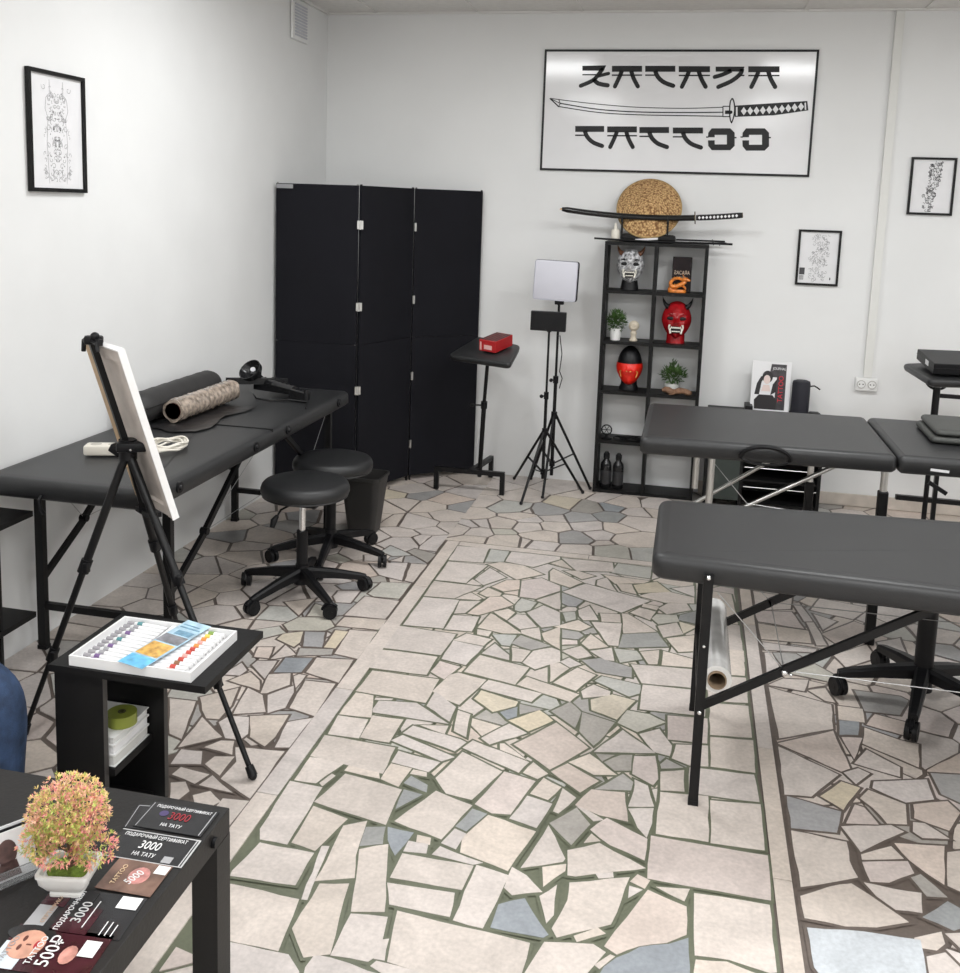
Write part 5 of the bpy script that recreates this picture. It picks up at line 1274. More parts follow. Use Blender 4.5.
for i, (x0, x1, yy, dz, r, lab) in enumerate(((-.545, .17, 5.520, .008, .0055, 'long thin black scabbard lying along the front edge of the shelving unit top'), (-.03, .205, 5.60, .008, .006, 'short black rod lying at the back right on the shelving unit top'), (-.10, .165, 5.645, .020, .005, 'slightly raised black rod lying by the wall on the shelving unit top'))):
    t = thing('thin_sword', lab, 'sword', ((x0+x1)/2, yy, SZ+dz), 'thin black rods on the shelving unit')
    MB().tube([(x0+(x1-x0)*k/10, yy, SZ+dz+(.006*(2*k/10-1)**2 if i == 0 else 0)) for k in range(11)], r, 8).build('scabbard', BPLAST, t, smooth=True)
    MB().cyl((x1-.07, yy, SZ+dz+(.003 if i == 0 else 0)), (x1-.066, yy, SZ+dz+(.003 if i == 0 else 0)), r*1.9, n=12).build('guard', BMETAL, t)
t = thing('paper_fan', 'narrow white folded paper in front of the small sword stand', 'paper', (-.26, 5.53, SZ))
MB().box((-.262, 5.533, SZ+.018), (.13, .008, .011), (0, -.10, 0)).build('folded_paper', PAPER, t)
MB().box((-.325, 5.533, SZ+.011), (.012, .010, .013), (0, -.10, 0)).build('clasp', BPLAST, t)

# ------------------------------------------------------------------ low cabinet behind the back table and its things
t = thing('low_cabinet', 'low black open cabinet against the back wall behind the massage table', 'cabinet', (.43, 5.55, 0))
CX0, CX1, CY0, CY1, CZ = .135, .745, 5.42, 5.685, .52
for x in (CX0, .32, CX1-.018): MB().b2((x, CY0, 0), (x+.018, CY1, CZ-.018)).build('side_panel', BLACKW, t)
MB().b2((CX0, CY0, CZ-.018), (CX1, CY1, CZ)).build('top_board', BLACKW, t)
MB().b2((CX0+.018, CY1-.012, .01), (CX1-.018, CY1-.002, CZ-.018)).build('back_panel', BLACKW, t)
for z in (.03, .16, .27, .38): MB().b2((.338, CY0+.01, z), (CX1-.018, CY1-.012, z+.012)).build('shelf_board', BLACKW, t)
MB().b2((CX0+.018, CY0-.002, .05), (.32, CY0+.012, .36)).build('drawer_front', mat('dark_green_front', (.035, .045, .040), .4, var=.05), t)
MB().b2((CX0+.018, CY0-.002, .37), (.32, CY0+.012, .44)).build('wood_front', mat('brown_front', (.12, .065, .045), .5, var=.2), t)
wb_ = MB()
for z in (.13, .24, .352): wb_.cyl((.345, CY0+.004, z), (CX1-.02, CY0+.004, z), .002, n=6)
wb_.build('shelf_edge_trim', ALU, t)
t = thing('magazine', 'glossy white magazine with a black and red cover standing behind the back massage table', 'magazine', (.46, 5.56, CZ))
MM = Matrix.Translation((.462, 5.565, CZ+.001)) @ Euler((-.10, 0, 0)).to_matrix().to_4x4()
mbox(MM, (-.104, 0, 0), (.104, .012, .285), .001).build('pages', PAPER, t)
def flat(M, shapes, m, name, par, y=-.0006):
    mb = MB()
    for poly in shapes:
        mb.prism(poly, 0, .0005, M @ Matrix(((1, 0, 0, 0), (0, 0, -1, y), (0, 1, 0, 0), (0, 0, 0, 1))))
    return mb.build(name, m, par)
def ell(cx, cy, a, b, n=20, rot=0): return [(cx+a*math.cos(2*PI*i/n)*math.cos(rot)-b*math.sin(2*PI*i/n)*math.sin(rot), cy+a*math.cos(2*PI*i/n)*math.sin(rot)+b*math.sin(2*PI*i/n)*math.cos(rot)) for i in range(n)]
flat(MM, [[(-.012, .20), (.078, .20), (.078, .272), (-.002, .272)], [(.02, .02), (.078, .02), (.078, .20), (.03, .20)]], mat('cover_grey', (.05, .045, .05), .3, var=.4, vscale=40), 'cover_photo', t)
flat(MM, [[(-.082, .02), (.03, .02), (.035, .07), (.012, .10), (-.06, .10), (-.085, .07)], [(-.085, .10), (-.06, .10), (-.050, .17), (-.03, .21), (-.055, .20), (-.075, .16)], [(.0, .10), (.03, .12), (.03, .19), (.01, .16)], ell(-.02, .20, .028, .034)], mat('cover_black', (.02, .018, .02), .3, var=.2), 'figure_print', t, -.0012)
flat(MM, [ell(-.022, .185, .018, .025), [(-.05, .12), (.0, .12), (-.008, .155), (-.04, .155)]], mat('cover_flesh', (.75, .62, .58), .4, var=.1), 'face_print', t, -.0018)
text_mesh('red_title', 'TATTOO', .036, mat('red_print', (.65, .03, .05), .4), t, (.462+.052, 5.5585, CZ+.14), (PI/2-.1, -PI/2, 0), .0005, sx=1.0)
text_mesh('masthead', 'JOURNAL', .020, PAPER, t, (.462+.036, 5.5335+.005, CZ+.255), (PI/2-.1, 0, 0), .0005, sx=.8)
t = thing('speaker', 'upright black cylindrical speaker with a short cable beside the magazine', 'speaker', (.625, 5.58, CZ))
MB().lathe([(0, 0), (.046, 0), (.048, .006), (.048, .175), (.044, .19), (.03, .195), (0, .195)], (.622, 5.57, CZ+.001), 30).build('body', mat('speaker_cloth', (.016, .016, .024), .7, bump=.5, bscale=300, var=.1), t, smooth=True)
MB().lathe([(0, 0), (.052, 0), (.052, .012), (.0485, .016), (0, .016)], (.622, 5.57, CZ+.001), 30).build('base_ring', BPLAST, t, smooth=True)
MB().tube([(.665, 5.57, CZ+.165), (.69, 5.575, CZ+.168), (.705, 5.58, CZ+.160), (.722, 5.585, CZ+.148)], .004, 8).build('cable', BPLAST, t)
tag(MB().box((.70, 5.56, CZ+.0125), (.05, .06, .024), bev=.004).build('adapter_plug', BPLAST), 'small black plug block at the foot of the cylindrical speaker', 'plug')
tag(MB().b2((.33, 5.50, CZ+.0005), (.37, 5.62, CZ+.045), .003).build('small_black_box', BPLAST), 'little black box lying left of the magazine on the low cabinet', 'box')

# second arm rest stand at the right edge
t = thing('arm_rest_stand', 'black arm rest stand at the right edge of the photo carrying a black case', 'stand', (1.30, 5.15, 0))
tray_plate([(1.13, 4.96, .855), (1.62, 5.02, .865), (1.60, 5.42, .912), (1.085, 5.36, .872)], .038, t)
MB().torus((1.20, 5.10, .845), .055, .006, 'Y', 16, 8, PI, 2*PI).build('swivel_arc', BMETAL, t, smooth=True)
MB().cyl((1.20, 5.10, .60), (1.20, 5.10, .80), .017, n=16).build('upper_post', BMETAL, t, smooth=True)
MB().cyl((1.20, 5.10, .13), (1.20, 5.10, .62), .012, n=16).build('lower_post', BMETAL, t, smooth=True)
MB().bar((1.20, 5.10, .76), (1.40, 5.12, .755), .014, .02).build('side_arm', BMETAL, t)
MB().bar((1.06, 5.10, .235), (1.62, 5.12, .225), .024, .024).build('base_bar', BMETAL, t)
MB().bar((1.24, 5.10, .44), (1.24, 5.10, .02), .02, .02).bar((1.24, 5.09, .02), (1.24, 4.75, .02), .024, .024).bar((1.24, 5.10, .02), (1.24, 5.4, .02), .024, .024).bar((1.0, 5.10, .012), (1.6, 5.10, .012), .024, .024).build('base_frame', BMETAL, t)
t = thing('black_case', 'flat black carrying case lying on the arm rest stand at the right edge', 'case', (1.36, 5.2, .90))
MCm = Matrix.Translation((1.385, 5.19, .890)) @ Euler((.10, -.01, .06)).to_matrix().to_4x4()
mbox(MCm, (-.235, -.15, .001), (.25, .15, .054), .004).build('case_body', BPLAST, t)
mbox(MCm, (-.237, -.06, .018), (-.2345, -.01, .042)).build('side_label', PAPER, t)
mbox(MCm, (-.2355, -.152, .028), (.2505, .1505, .032)).build('seam', INK, t)

# ------------------------------------------------------------------ things on the left massage table
t = thing('bolster', 'thick black padded bolster roll lying on the long wall table against the wall', 'bolster', (-2.1, 3.8, LZ))
a, b = Vector((-2.122, 3.42, LZ+.066)), Vector((-2.122, 4.12, LZ+.066)); N = 22
MB().tube([a.lerp(b, k/N) for k in range(N+1)], .06, 24, rr=[.03, .055]+[.064+.0012*math.sin(k*2.1) for k in range(N-3)]+[.055, .03]).build('roll', mat('bolster_vinyl', (.026, .025, .025), .6, bump=.5, bscale=60, var=.15), t, smooth=True)
MB().tube([a+Vector((.062, .02, .01)), a.lerp(b, .5)+Vector((.066, 0, .012)), b+Vector((.062, -.02, .01))], .003, 6).build('seam', MATS['seam_black'], t)
t = thing('film_roll', 'wrinkled brownish film roll lying on the long wall table beside the bolster', 'film roll', (-1.93, 3.6, LZ))
mb = MB(); x0, y0, x1, y1 = -1.998, 3.53, -1.990, 4.02
d = Vector((x1-x0, y1-y0, 0)).normalized(); s = Vector((-d.y, d.x, 0)); N = 40; n = 30; R8 = random.Random(4)
rings = []
for k in range(N+1):
    q = k/N; c = Vector((x0+(x1-x0)*q, y0+(y1-y0)*q, LZ+.055)); ring = []
    for i in range(n):
        an = 2*PI*i/n; r = .046+.0026*math.sin(k*2.3+i*.9)+R8.uniform(-.0016, .0016)
        ring.append(mb.bm.verts.new(c+s*r*math.cos(an)+Vector((0, 0, r*math.sin(an)))))
    rings.append(ring)
inner = [[mb.bm.verts.new(Vector((x0+(x1-x0)*q, y0+(y1-y0)*q, LZ+.055))+s*.034*math.cos(2*PI*i/n)+Vector((0, 0, .034*math.sin(2*PI*i/n)))) for i in range(n)] for q in (1., 0.)]
al = rings+inner+[rings[0]]
for p, q in zip(al, al[1:]):
    for i in range(n): mb.bm.faces.new((p[i], p[(i+1) % n], q[(i+1) % n], q[i]))
mb.build('wrinkled_film', mat('brown_film', (.33, .27, .22), .25, bump=1, bscale=70, var=.55, vscale=45, coat=.6), t, smooth=True)
mb = MB()
for k in range(3): mb.lathe([(.028, 0), (.0335, 0), (.0335, .02), (.028, .02)], (0, 0, k*.0), 24)
bmesh.ops.transform(mb.bm, matrix=Matrix.Translation((x0, y0-.004, LZ+.055)) @ Euler((-PI/2, 0, 0)).to_matrix().to_4x4(), verts=mb.bm.verts)
mb.build('core', mat('dark_red_core', (.12, .03, .025), .5, var=.3), t, smooth=True)
# soft black plastic sheet under the roll
R9 = random.Random(9)
mb = MB(); G = {}
for i in range(15):
    for j in range(19):
        u, v = i/14, j/18; px, py_ = -2.06+.21*u+.02*math.sin(v*9), 3.42+.52*v+.02*math.sin(u*8)
        G[i, j] = mb.bm.verts.new((px, py_, LZ+.0035+.004*abs(math.sin(i*1.7+j*.6)*math.sin(j*1.1))))
for i in range(14):
    for j in range(18): mb.bm.faces.new((G[i, j], G[i+1, j], G[i+1, j+1], G[i, j+1]))
tag(mb.build('plastic_sheet', mat('thin_black_sheet', (.018, .017, .018), .3, bump=.4, bscale=30, var=.2), smooth=True), 'thin crumpled black sheet spread under the brownish film roll', 'sheet')
# folded black lamp
t = thing('clamp_lamp', 'folded glossy black clamp lamp lying at the far end of the wall table', 'lamp', (-1.865, 4.250, LZ))
GB = mat('glossy_black', (.012, .012, .013), .18, bump=.15, bscale=60, var=.2)
mb = MB().lathe([(.0, .0), (.02, .0), (.028, .02), (.05, .05), (.072, .075), (.075, .10), (.070, .10), (.045, .052), (0, .03)], (0, 0, 0), 30)
bmesh.ops.scale(mb.bm, vec=(.74, .74, .9), verts=mb.bm.verts)
bmesh.ops.transform(mb.bm, matrix=Matrix.Translation((-1.955, 4.245, LZ+.062)) @ Euler((math.radians(42), math.radians(-20), 0)).to_matrix().to_4x4(), verts=mb.bm.verts)
sh = mb.build('shade', GB, t, smooth=True)
MB().cyl((-1.985, 4.250, LZ+.095), (-1.975, 4.215, LZ+.12), .012, n=14).build('bulb', mat('bulb_glass', (.7, .7, .72), .15, var=.02), sh, smooth=True)
MB().bar((-2.065, 4.120, LZ+.075), (-1.825, 4.270, LZ+.065), .016, .03).bar((-1.965, 4.210, LZ+.04), (-1.725, 4.160, LZ+.035), .014, .024).build('arm', GB, t)
MB().tube([(-1.965+.215*k/16, 4.245-.075*k/16, LZ+.062-.018*k/16) for k in range(17)], .02, 10, rr=[.020+.010*math.sin(k*1.7)**2*(1-k/22) for k in range(17)]).build('folded_joint', GB, t, smooth=True)
mb = MB()
for k in range(9): mb.torus((-1.895+.018*k, 4.255-.006*k, LZ+.055-.003*k), .022-.0006*k, .006, 'X', 14, 6)
mb.build('spring', GB, t, smooth=True)
MB().box((-1.720, 4.160, LZ+.030), (.09, .05, .045), (0, .1, -.3), bev=.006).cyl((-1.675, 4.130, LZ+.012), (-1.675, 4.130, LZ+.06), .012, n=12).build('clamp', GB, t)
MB().tube([(-1.965, 4.180, LZ+.02), (-1.905, 4.100, LZ+.008), (-1.825, 4.080, LZ+.007), (-1.765, 4.130, LZ+.008), (-1.665, 4.120, LZ+.007), (-1.62, 3.99, LZ+.005)], .004, 6).build('power_cord', GB, t, smooth=True)
t = thing('power_strip', 'white power strip with a coiled white cable lying on the wall table behind the canvas', 'power strip', (-1.93, 3.03, LZ))
PM = Matrix.Translation((-1.945, 3.035, LZ+.003)) @ Euler((0, 0, .33)).to_matrix().to_4x4()
IV = mat('ivory_plastic', (.74, .70, .62), .4, var=.03)
mbox(PM, (-.10, -.03, 0), (.115, .03, .036), .008).build('body', IV, t, smooth=True)
mb = MB()
for k in range(3): mb.cyl((-.062+k*.06, 0, .0355), (-.062+k*.06, 0, .0365), .019, n=18)
bmesh.ops.transform(mb.bm, matrix=PM, verts=mb.bm.verts); mb.build('outlets', mat('ivory_dark', (.45, .42, .37), .5), t)
mb = MB(); P = []
for k in range(150):
    a = k/149*2*PI*5.5; e = .9+.12*math.sin(k*.37)
    P.append((-1.815+.062*math.cos(a)*e+.006*math.sin(k*.1), 3.165+.085*math.sin(a)*e*.9, LZ+.009+.020*(k/149)+.004*math.sin(k*.9)))
P = [(-1.845, 3.07, LZ+.018), (-1.825, 3.08, LZ+.012)]+P
mb.tube(P, .0042, 7).build('coiled_cable', IV, t, smooth=True)
# ------------------------------------------------------------------ easel and canvas
W_ = Vector((-.217, .158, 0)); W_.normalize(); NH = Vector((.59, .81, 0)); NH.normalize()
NT = Vector((-1.526, 2.406, 1.17)); NBm = Vector((-1.435, 2.528, .662))
DN = (NBm-NT); DL = DN.length; DN.normalize(); NN = DN.cross(W_).normalized()
if NN.dot(NH) > 0: NN = -NN            # NN: outward normal of the back face, towards the camera
CWD, CTH = .268, .020
t = thing('easel', 'black telescopic tripod easel holding the tilted canvas in front of the wall table', 'easel', (-1.55, 2.5, 0))
M0 = NT+W_*.135+NN*.016; AP = M0+DN*((1.17-.862)/-DN.z)
mb = MB().bar(M0-DN*.012, AP+DN*.05, .014, .018)
mb.build('mast', BMETAL, t)
MB().bar(M0+DN*.30+NN*.002, M0+DN*.50+NN*.0, .022, .012).build('lower_mast', BMETAL, t)
cb = MB().box(M0+Vector((0, 0, .022)), (.05, .03, .025), (0, 0, .4), bev=.006).bar(M0-W_*.05+Vector((0, 0, .02)), M0+W_*.05+Vector((0, 0, .02)), .014, .018)
cb.tube([M0+W_*.05+Vector((0, 0, .02)), M0+W_*.075+Vector((0, 0, .012)), M0+W_*.08+Vector((0, 0, -.02))], .007, 8).tube([M0+Vector((.0, -.01, .02)), M0+Vector((.03, -.03, .018)), M0+Vector((.035, -.035, -.005))], .006, 8).ball(M0+Vector((.012, -.012, .034)), .013)
cb.build('top_clamp', BPLAST, t, smooth=True)
hb = MB().cyl(AP+Vector((0, 0, -.03)), AP+Vector((0, 0, .03)), .026, n=18).box(AP+Vector((.02, -.01, .012)), (.085, .04, .028), (0, 0, .4), bev=.006).box(AP+Vector((-.035, .0, -.005)), (.04, .03, .025), (0, .5, 0), bev=.004)
hb.build('hub', BPLAST, t, smooth=True)
MB().ball(AP+Vector((-.012, -.03, .0)), .005).ball(AP+Vector((.03, -.035, .008)), .004).build('hub_bolt', CHROME, t)
for (fx, fy) in ((-1.845, 2.383), (-1.104, 2.358), (-1.615, 2.93)):
    F = Vector((fx, fy, .012)); A0 = AP+(F-AP)*.03
    l = MB().cyl(A0, AP.lerp(F, .42), .0125, n=14).build('leg', BMETAL, t, smooth=True)
    MB().cyl(AP.lerp(F, .40), AP.lerp(F, .73), .0100, n=14).build('middle_tube', BMETAL, l, smooth=True)
    MB().cyl(AP.lerp(F, .71), F, .0078, n=14).build('lower_tube', BMETAL, l, smooth=True)
    for q, r in ((.41, .017), (.72, .0145)):
        c = AP.lerp(F, q); d = (F-AP).normalized()
        MB().cyl(c-d*.02, c+d*.02, r, n=14).box(c+Vector((.012, -.012, 0)), (.016, .02, .03), bev=.003).build('leg_clamp', BPLAST, l, smooth=True)
    d = (F-AP).normalized(); MB().cyl(F-d*.03-Vector((0, 0, 0)), F, .012, .014, n=14).ball(F+Vector((0, 0, 0)), .0115).build('rubber_foot', BPLAST, l, smooth=True)
lg = AP+DN*.20; MB().box(NBm+W_*.16+NN*.006+Vector((0, 0, -.012)), (.10, .04, .014), (0, 0, math.atan2(W_.y, W_.x))).bar(NBm+W_*.16+NN*.02+Vector((0, 0, -.01)), NBm+W_*.16+NN*.02+Vector((0, 0, .06)), .03, .008).build('canvas_ledge', BPLAST, t)
MB().bar(NBm+W_*.165+NN*.018+Vector((0, 0, .0)), AP+DN*.04, .016, .012).build('ledge_rail', BMETAL, t)

t = thing('canvas', 'white stretched canvas seen from its wooden back, clamped upright in the tripod easel', 'canvas', tuple(NBm+W_*.13))
def oriented(o, w0, w1, d0, d1, n0, n1):
    mb = MB(); vs = []
    for a in (w0, w1):
        for b in (d0, d1):
            for c in (n0, n1): vs.append(mb.bm.verts.new(NT+W_*a+DN*b+NN*c))
    for f in ((0, 1, 3, 2), (4, 6, 7, 5), (0, 4, 5, 1), (2, 3, 7, 6), (0, 2, 6, 4), (1, 5, 7, 3)): mb.bm.faces.new([vs[i] for i in f])
    return mb
oriented(0, 0, CWD, 0, DL, -CTH, -CTH+.004).build('canvas_front', CANVASW, t)
oriented(0, .004, CWD-.004, .004, DL-.004, -CTH+.004, -CTH+.006).build('canvas_back', CANVAS, t)
for k, (a, b, c, d) in enumerate(((.003, .036, 0, DL), (CWD-.036, CWD-.003, 0, DL), (.036, CWD-.036, 0.003, .036), (.036, CWD-.036, DL-.036, DL-.003))):
    oriented(0, a, b, c+.001, d-.001, -CTH+.006, -.002).build('stretcher_bar', WOOD if k == 1 else CANVAS, t)
mb = oriented(0, -.001, .003, -.001, DL+.001, -CTH, .0005); mb.build('wrapped_edge', CANVASW, t)
mb = oriented(0, 0, CWD, -.003, .001, -CTH, .0005); mb.build('wrapped_edge', CANVASW, t)

# ------------------------------------------------------------------ side table with paints
t = thing('side_table', 'small black side table with an overhanging top and a lower shelf, under the paint set', 'side table', (-1.30, 2.18, 0))
MB().b2((-1.482, 2.012, .434), (-1.064, 2.335, .452)).build('table_top', BLACKW, t)
EDG = mat('laminate_edge', (.035, .032, .03), .5, var=.1)
for y, xr in ((2.022, -1.342), (2.214, -1.290)): 
    p = MB().b2((-1.474, y, 0), (xr, y+.018, .434)).build('side_panel', BLACKW, t)
    MB().b2((xr+.0001, y, 0), (xr+.001, y+.018, .434)).build('edge_band', EDG, p)
MB().b2((-1.478, 2.040, .165), (-1.324, 2.214, .183)).build('lower_shelf', BLACKW, t)
MB().b2((-1.478, 2.040, .0), (-1.324, 2.214, .018)).build('base_board', BLACKW, t)
zz = .1835
for i, (h, m, lab) in enumerate(((.030, mat('page_grey', (.62, .62, .60), .7, bump=.6, bscale=300, var=.05), 'thick pale book at the bottom of the stack on the side table shelf'), (.026, PAPER, 'white book in the middle of the stack on the side table shelf'), (.022, mat('page_white', (.70, .70, .69), .7, var=.04), 'white book on top of the side table stack, under the green tape'))):
    b = thing('book', lab, 'book', (-1.40, 2.125, zz), 'books on the side table shelf')
    MB().b2((-1.470, 2.050, zz+.002), (-1.334, 2.205, zz+h-.002)).build('pages', m, b)
    MB().b2((-1.472, 2.048, zz), (-1.329, 2.207, zz+.002)).b2((-1.472, 2.048, zz+h-.002), (-1.329, 2.207, zz+h)).b2((-1.472, 2.048, zz+.002), (-1.4705, 2.207, zz+h-.002)).build('cover', WHITE, b)
    zz += h+.0003
t = thing('tape_roll', 'olive green roll of tape lying on the books in the side table', 'tape roll', (-1.355, 2.115, zz))
mb = MB(); n = 32
def ring3(mb, c, z0, z1, ro, ri, n=32):
    R = [[mb.bm.verts.new((c[0]+r*math.cos(2*PI*i/n), c[1]+r*math.sin(2*PI*i/n), z)) for i in range(n)] for z, r in ((z0, ro), (z1, ro), (z1, ri), (z0, ri))]
    for a in range(4):
        p, q = R[a], R[(a+1) % 4]
        for i in range(n): mb.bm.faces.new((p[i], p[(i+1) % n], q[(i+1) % n], q[i]))
TPL = mat('olive_tape', (.26, .30, .045), .4, bump=.2, bscale=100, var=.15)
ring3(mb, (-1.352, 2.118), zz+.0005, zz+.030, .037, .010); mb.build('tape', TPL, t, smooth=True, auto=30)
mb = MB(); ring3(mb, (-1.352, 2.118), zz+.0006, zz+.0315, .0098, .006); mb.build('core', mat('dark_olive', (.06, .06, .02), .5), t)

PBZ = .4525
BM_ = Matrix.Translation((-1.268, 2.142, PBZ)) 
t = thing('paint_box', 'open white tray box of paint tubes lying on the small black side table', 'box', (-1.268, 2.142, PBZ))
BX, BY, BH = .163, .122, .026
mb = MB().b2((-1.268-BX, 2.142-BY, PBZ+.0005), (-1.268+BX, 2.142+BY, PBZ+.006))
for s in (-1, 1):
    mb.b2((-1.268+s*BX-(.005 if s > 0 else 0), 2.142-BY, PBZ+.006), (-1.268+s*BX+(.005 if s < 0 else 0), 2.142+BY, PBZ+BH))
    mb.b2((-1.268-BX+.005, 2.142+s*BY-(.005 if s > 0 else 0), PBZ+.006), (-1.268+BX-.005, 2.142+s*BY+(.005 if s < 0 else 0), PBZ+BH))
mb.b2((-1.288, 2.142-BY+.005, PBZ+.006), (-1.268, 2.142+BY-.005, PBZ+.019))
mb.build('tray', mat('paint_tray', (.82, .82, .82), .4, var=.02), t)
# tubes: two columns of twelve, every tube an object
TUBEW = mat('tube_white', (.80, .80, .81), .25, var=.04)
CAPM = mat('tube_cap_dark', (.34, .33, .35), .4, var=.1); CAPW = mat('tube_cap_white', (.8, .8, .8), .4)
def make_tube(col, label, dirx):
    o = thing('paint_tube', label, 'paint tube', (0, 0, 0), 'paint tubes in the white tray')
    mb = MB(); L = .104; n = 14; rings = []
    for q, rx, rz in ((0, .0085, .0008), (.25, .0082, .004), (.6, .0076, .0068), (.86, .0074, .0074), (.92, .0045, .0045)):
        rings.append([mb.bm.verts.new((dirx*(q*L-.06), rx*math.cos(2*PI*i/n), .0078+rz*math.sin(2*PI*i/n))) for i in range(n)])
    for a, b in zip(rings, rings[1:]):
        for i in range(n): mb.bm.faces.new((a[i], a[(i+1) % n], b[(i+1) % n], b[i]))
    mb.bm.faces.new(rings[0]); mb.bm.faces.new(rings[-1][::-1]); mb.build('tube_body', TUBEW, o, smooth=True)
    mb = MB().cyl((dirx*(.66*L-.06), 0, .0078), (dirx*(.80*L-.06), 0, .0078), .0081, .0080, n=14, cap=False)
    mb.build('colour_band', col, o, smooth=True)
    MB().cyl((dirx*(.90*L-.06), 0, .0078), (dirx*(1.09*L-.06), 0, .0078), .0058, .0066, n=12).build('cap', CAPM if dirx < 0 else CAPW, o, smooth=True)
    return o
cols = [('violet', (.20, .12, .28)), ('grey', (.35, .35, .37)), ('teal', (.10, .28, .30)), ('green', (.25, .38, .10)), ('yellow', (.80, .62, .12)), ('orange', (.75, .30, .08)), ('red', (.55, .08, .06)), ('pink', (.72, .38, .34)), ('brown', (.30, .15, .08))]
CM = {n_: mat('paint_'+n_, c_, .35, var=.05) for n_, c_ in cols}
lefts = ['violet', 'violet', 'grey', 'grey', 'violet', 'grey', 'teal', 'grey', 'violet', 'grey', 'grey', 'teal']
rights = ['pink', 'red', 'brown', 'red', 'pink', 'red', 'red', 'orange', 'pink', 'orange', 'yellow', 'green']
protos = {}
for side, names, dx in (('left', lefts, -1), ('right', rights, 1)):
    for i, nm in enumerate(names):
        y = 2.142-BY+.015+i*(2*BY-.03)/11; xx = -1.358 if dx < 0 else -1.185
        key = (nm, dx); lab = 'small white paint tube with a %s band in the %s column of the tray' % (nm, side)
        if key not in protos:
            protos[key] = make_tube(CM[nm], lab, dx); o = protos[key]
        else: o = copy_tree(protos[key])
        o.location = (xx, y, PBZ+.0062)
t = thing('leaflet', 'long blue and orange printed leaflet lying across the paint tray', 'leaflet', (-1.24, 2.14, PBZ+.03))
LMx = Matrix.Translation((-1.2385, 2.142, PBZ+.0275)) @ Euler((0, .06, -.165)).to_matrix().to_4x4()
LX, LYh = .037, .133
mbox(LMx, (-LX, -LYh, 0), (LX, LYh, .0012)).build('card', mat('leaflet_blue', (.42, .60, .72), .3, var=.35, vscale=25), t)
def lflat(M, boxes, m, name, par, z=.0013):
    mb = MB()
    for (a, b, c, d) in boxes: mb.b2((a, b, z), (c, d, z+.0005))
    bmesh.ops.transform(mb.bm, matrix=M, verts=mb.bm.verts); return mb.build(name, m, par)
lflat(LMx, [(-LX+.003, -.075, LX-.006, -.005)], mat('leaflet_orange', (.80, .42, .12), .3, var=.5, vscale=45), 'orange_photo', t)
lflat(LMx, [(-LX+.001, -LYh+.001, LX-.001, -.082)], mat('leaflet_cyan', (.16, .48, .75), .3, var=.3, vscale=40), 'blue_photo', t)
lflat(LMx, [(-LX+.001, .002, LX-.004, .045)], mat('leaflet_grey', (.22, .22, .24), .3, var=.5, vscale=30), 'grey_photo', t)
lflat(LMx, [(-.02, .052, .028, .075), (-.03, .09, .03, .096), (-.03, .105, .02, .110)], mat('leaflet_dark', (.15, .30, .42), .3, var=.3, vscale=60), 'print', t)

# ------------------------------------------------------------------ coffee table
t = thing('coffee_table', 'low square grey-black coffee table in the bottom left corner with leaflets on top', 'table', (-1.08, 1.31, 0))
TX0, TX1, TY0, TY1, TZ = -1.36, -.795, 1.03, 1.597, .452
MB().b2((TX0, TY0, TZ-.05), (TX1, TY1, TZ), .0015, 1).build('table_top', TABLEW, t)
for x in (TX0, TX1-.052):
    for y in (TY0, TY1-.052): MB().b2((x, y, 0), (x+.052, y+.052, TZ-.05)).build('leg', TABLEW, t)
MB().cyl((TX1-.001, 1.53, .425), (TX1+.008, 1.53, .425), .010, n=14).build('side_bolt', BPLAST, t)

def flyer(label, corners, base, prints, texts, th=.0012, z=TZ, bev=0):
    """corners: back-left, back-right, front-right, front-left on the table (x, y); u to the right, v up the page"""
    bl, br, fr, fl = [Vector((*c, 0)) for c in corners]
    cx = sum((c.x for c in (bl, br, fr, fl)))/4; cy = sum((c.y for c in (bl, br, fr, fl)))/4
    U = ((br-bl)+(fr-fl))/2; V = ((bl-fl)+(br-fr))/2; w, h = U.length, V.length; a = math.atan2(U.y, U.x)
    M = Matrix.Translation((cx, cy, z)) @ Matrix.Rotation(a, 4, 'Z')
    t = thing('leaflet', label, 'leaflet', (cx, cy, z), 'leaflets along the right edge of the coffee table')
    mbox(M, (-w/2, -h/2, .0004), (w/2, h/2, th)).build('card', base, t)
    zz = th
    for nm, m, polys in prints:
        mb = MB()
        for p in polys: mb.prism([(u*w/2, v*h/2) for u, v in p], zz, zz+.0004, M)
        mb.build(nm, m, t); zz += .0003
    for (s, size, u, v, rot, m, sx) in texts:
        text_mesh('lettering', s, size, m, t, M @ Vector((u*w/2, v*h/2, zz+.0003)), (0, 0, a+rot), .0003, sx=sx)
    return t
FB = mat('leaflet_black', (.018, .018, .020), .22, var=.3, vscale=30)
FM = mat('leaflet_maroon', (.045, .010, .016), .22, var=.4, vscale=25)
FBR = mat('leaflet_brown', (.17, .10, .075), .25, var=.6, vscale=22)
FSK = mat('print_skin', (.62, .33, .24), .3, var=.25, vscale=40)
FRP = mat('print_red', (.42, .03, .04), .3, var=.2); FW = mat('print_white', (.80, .80, .80), .3); FPU = mat('print_purple', (.07, .05, .14), .3, var=.3)
FGR = mat('print_grey', (.36, .36, .37), .3, var=.1)
def R4(a, b, c, d): return [(a, b), (c, b), (c, d), (a, d)]
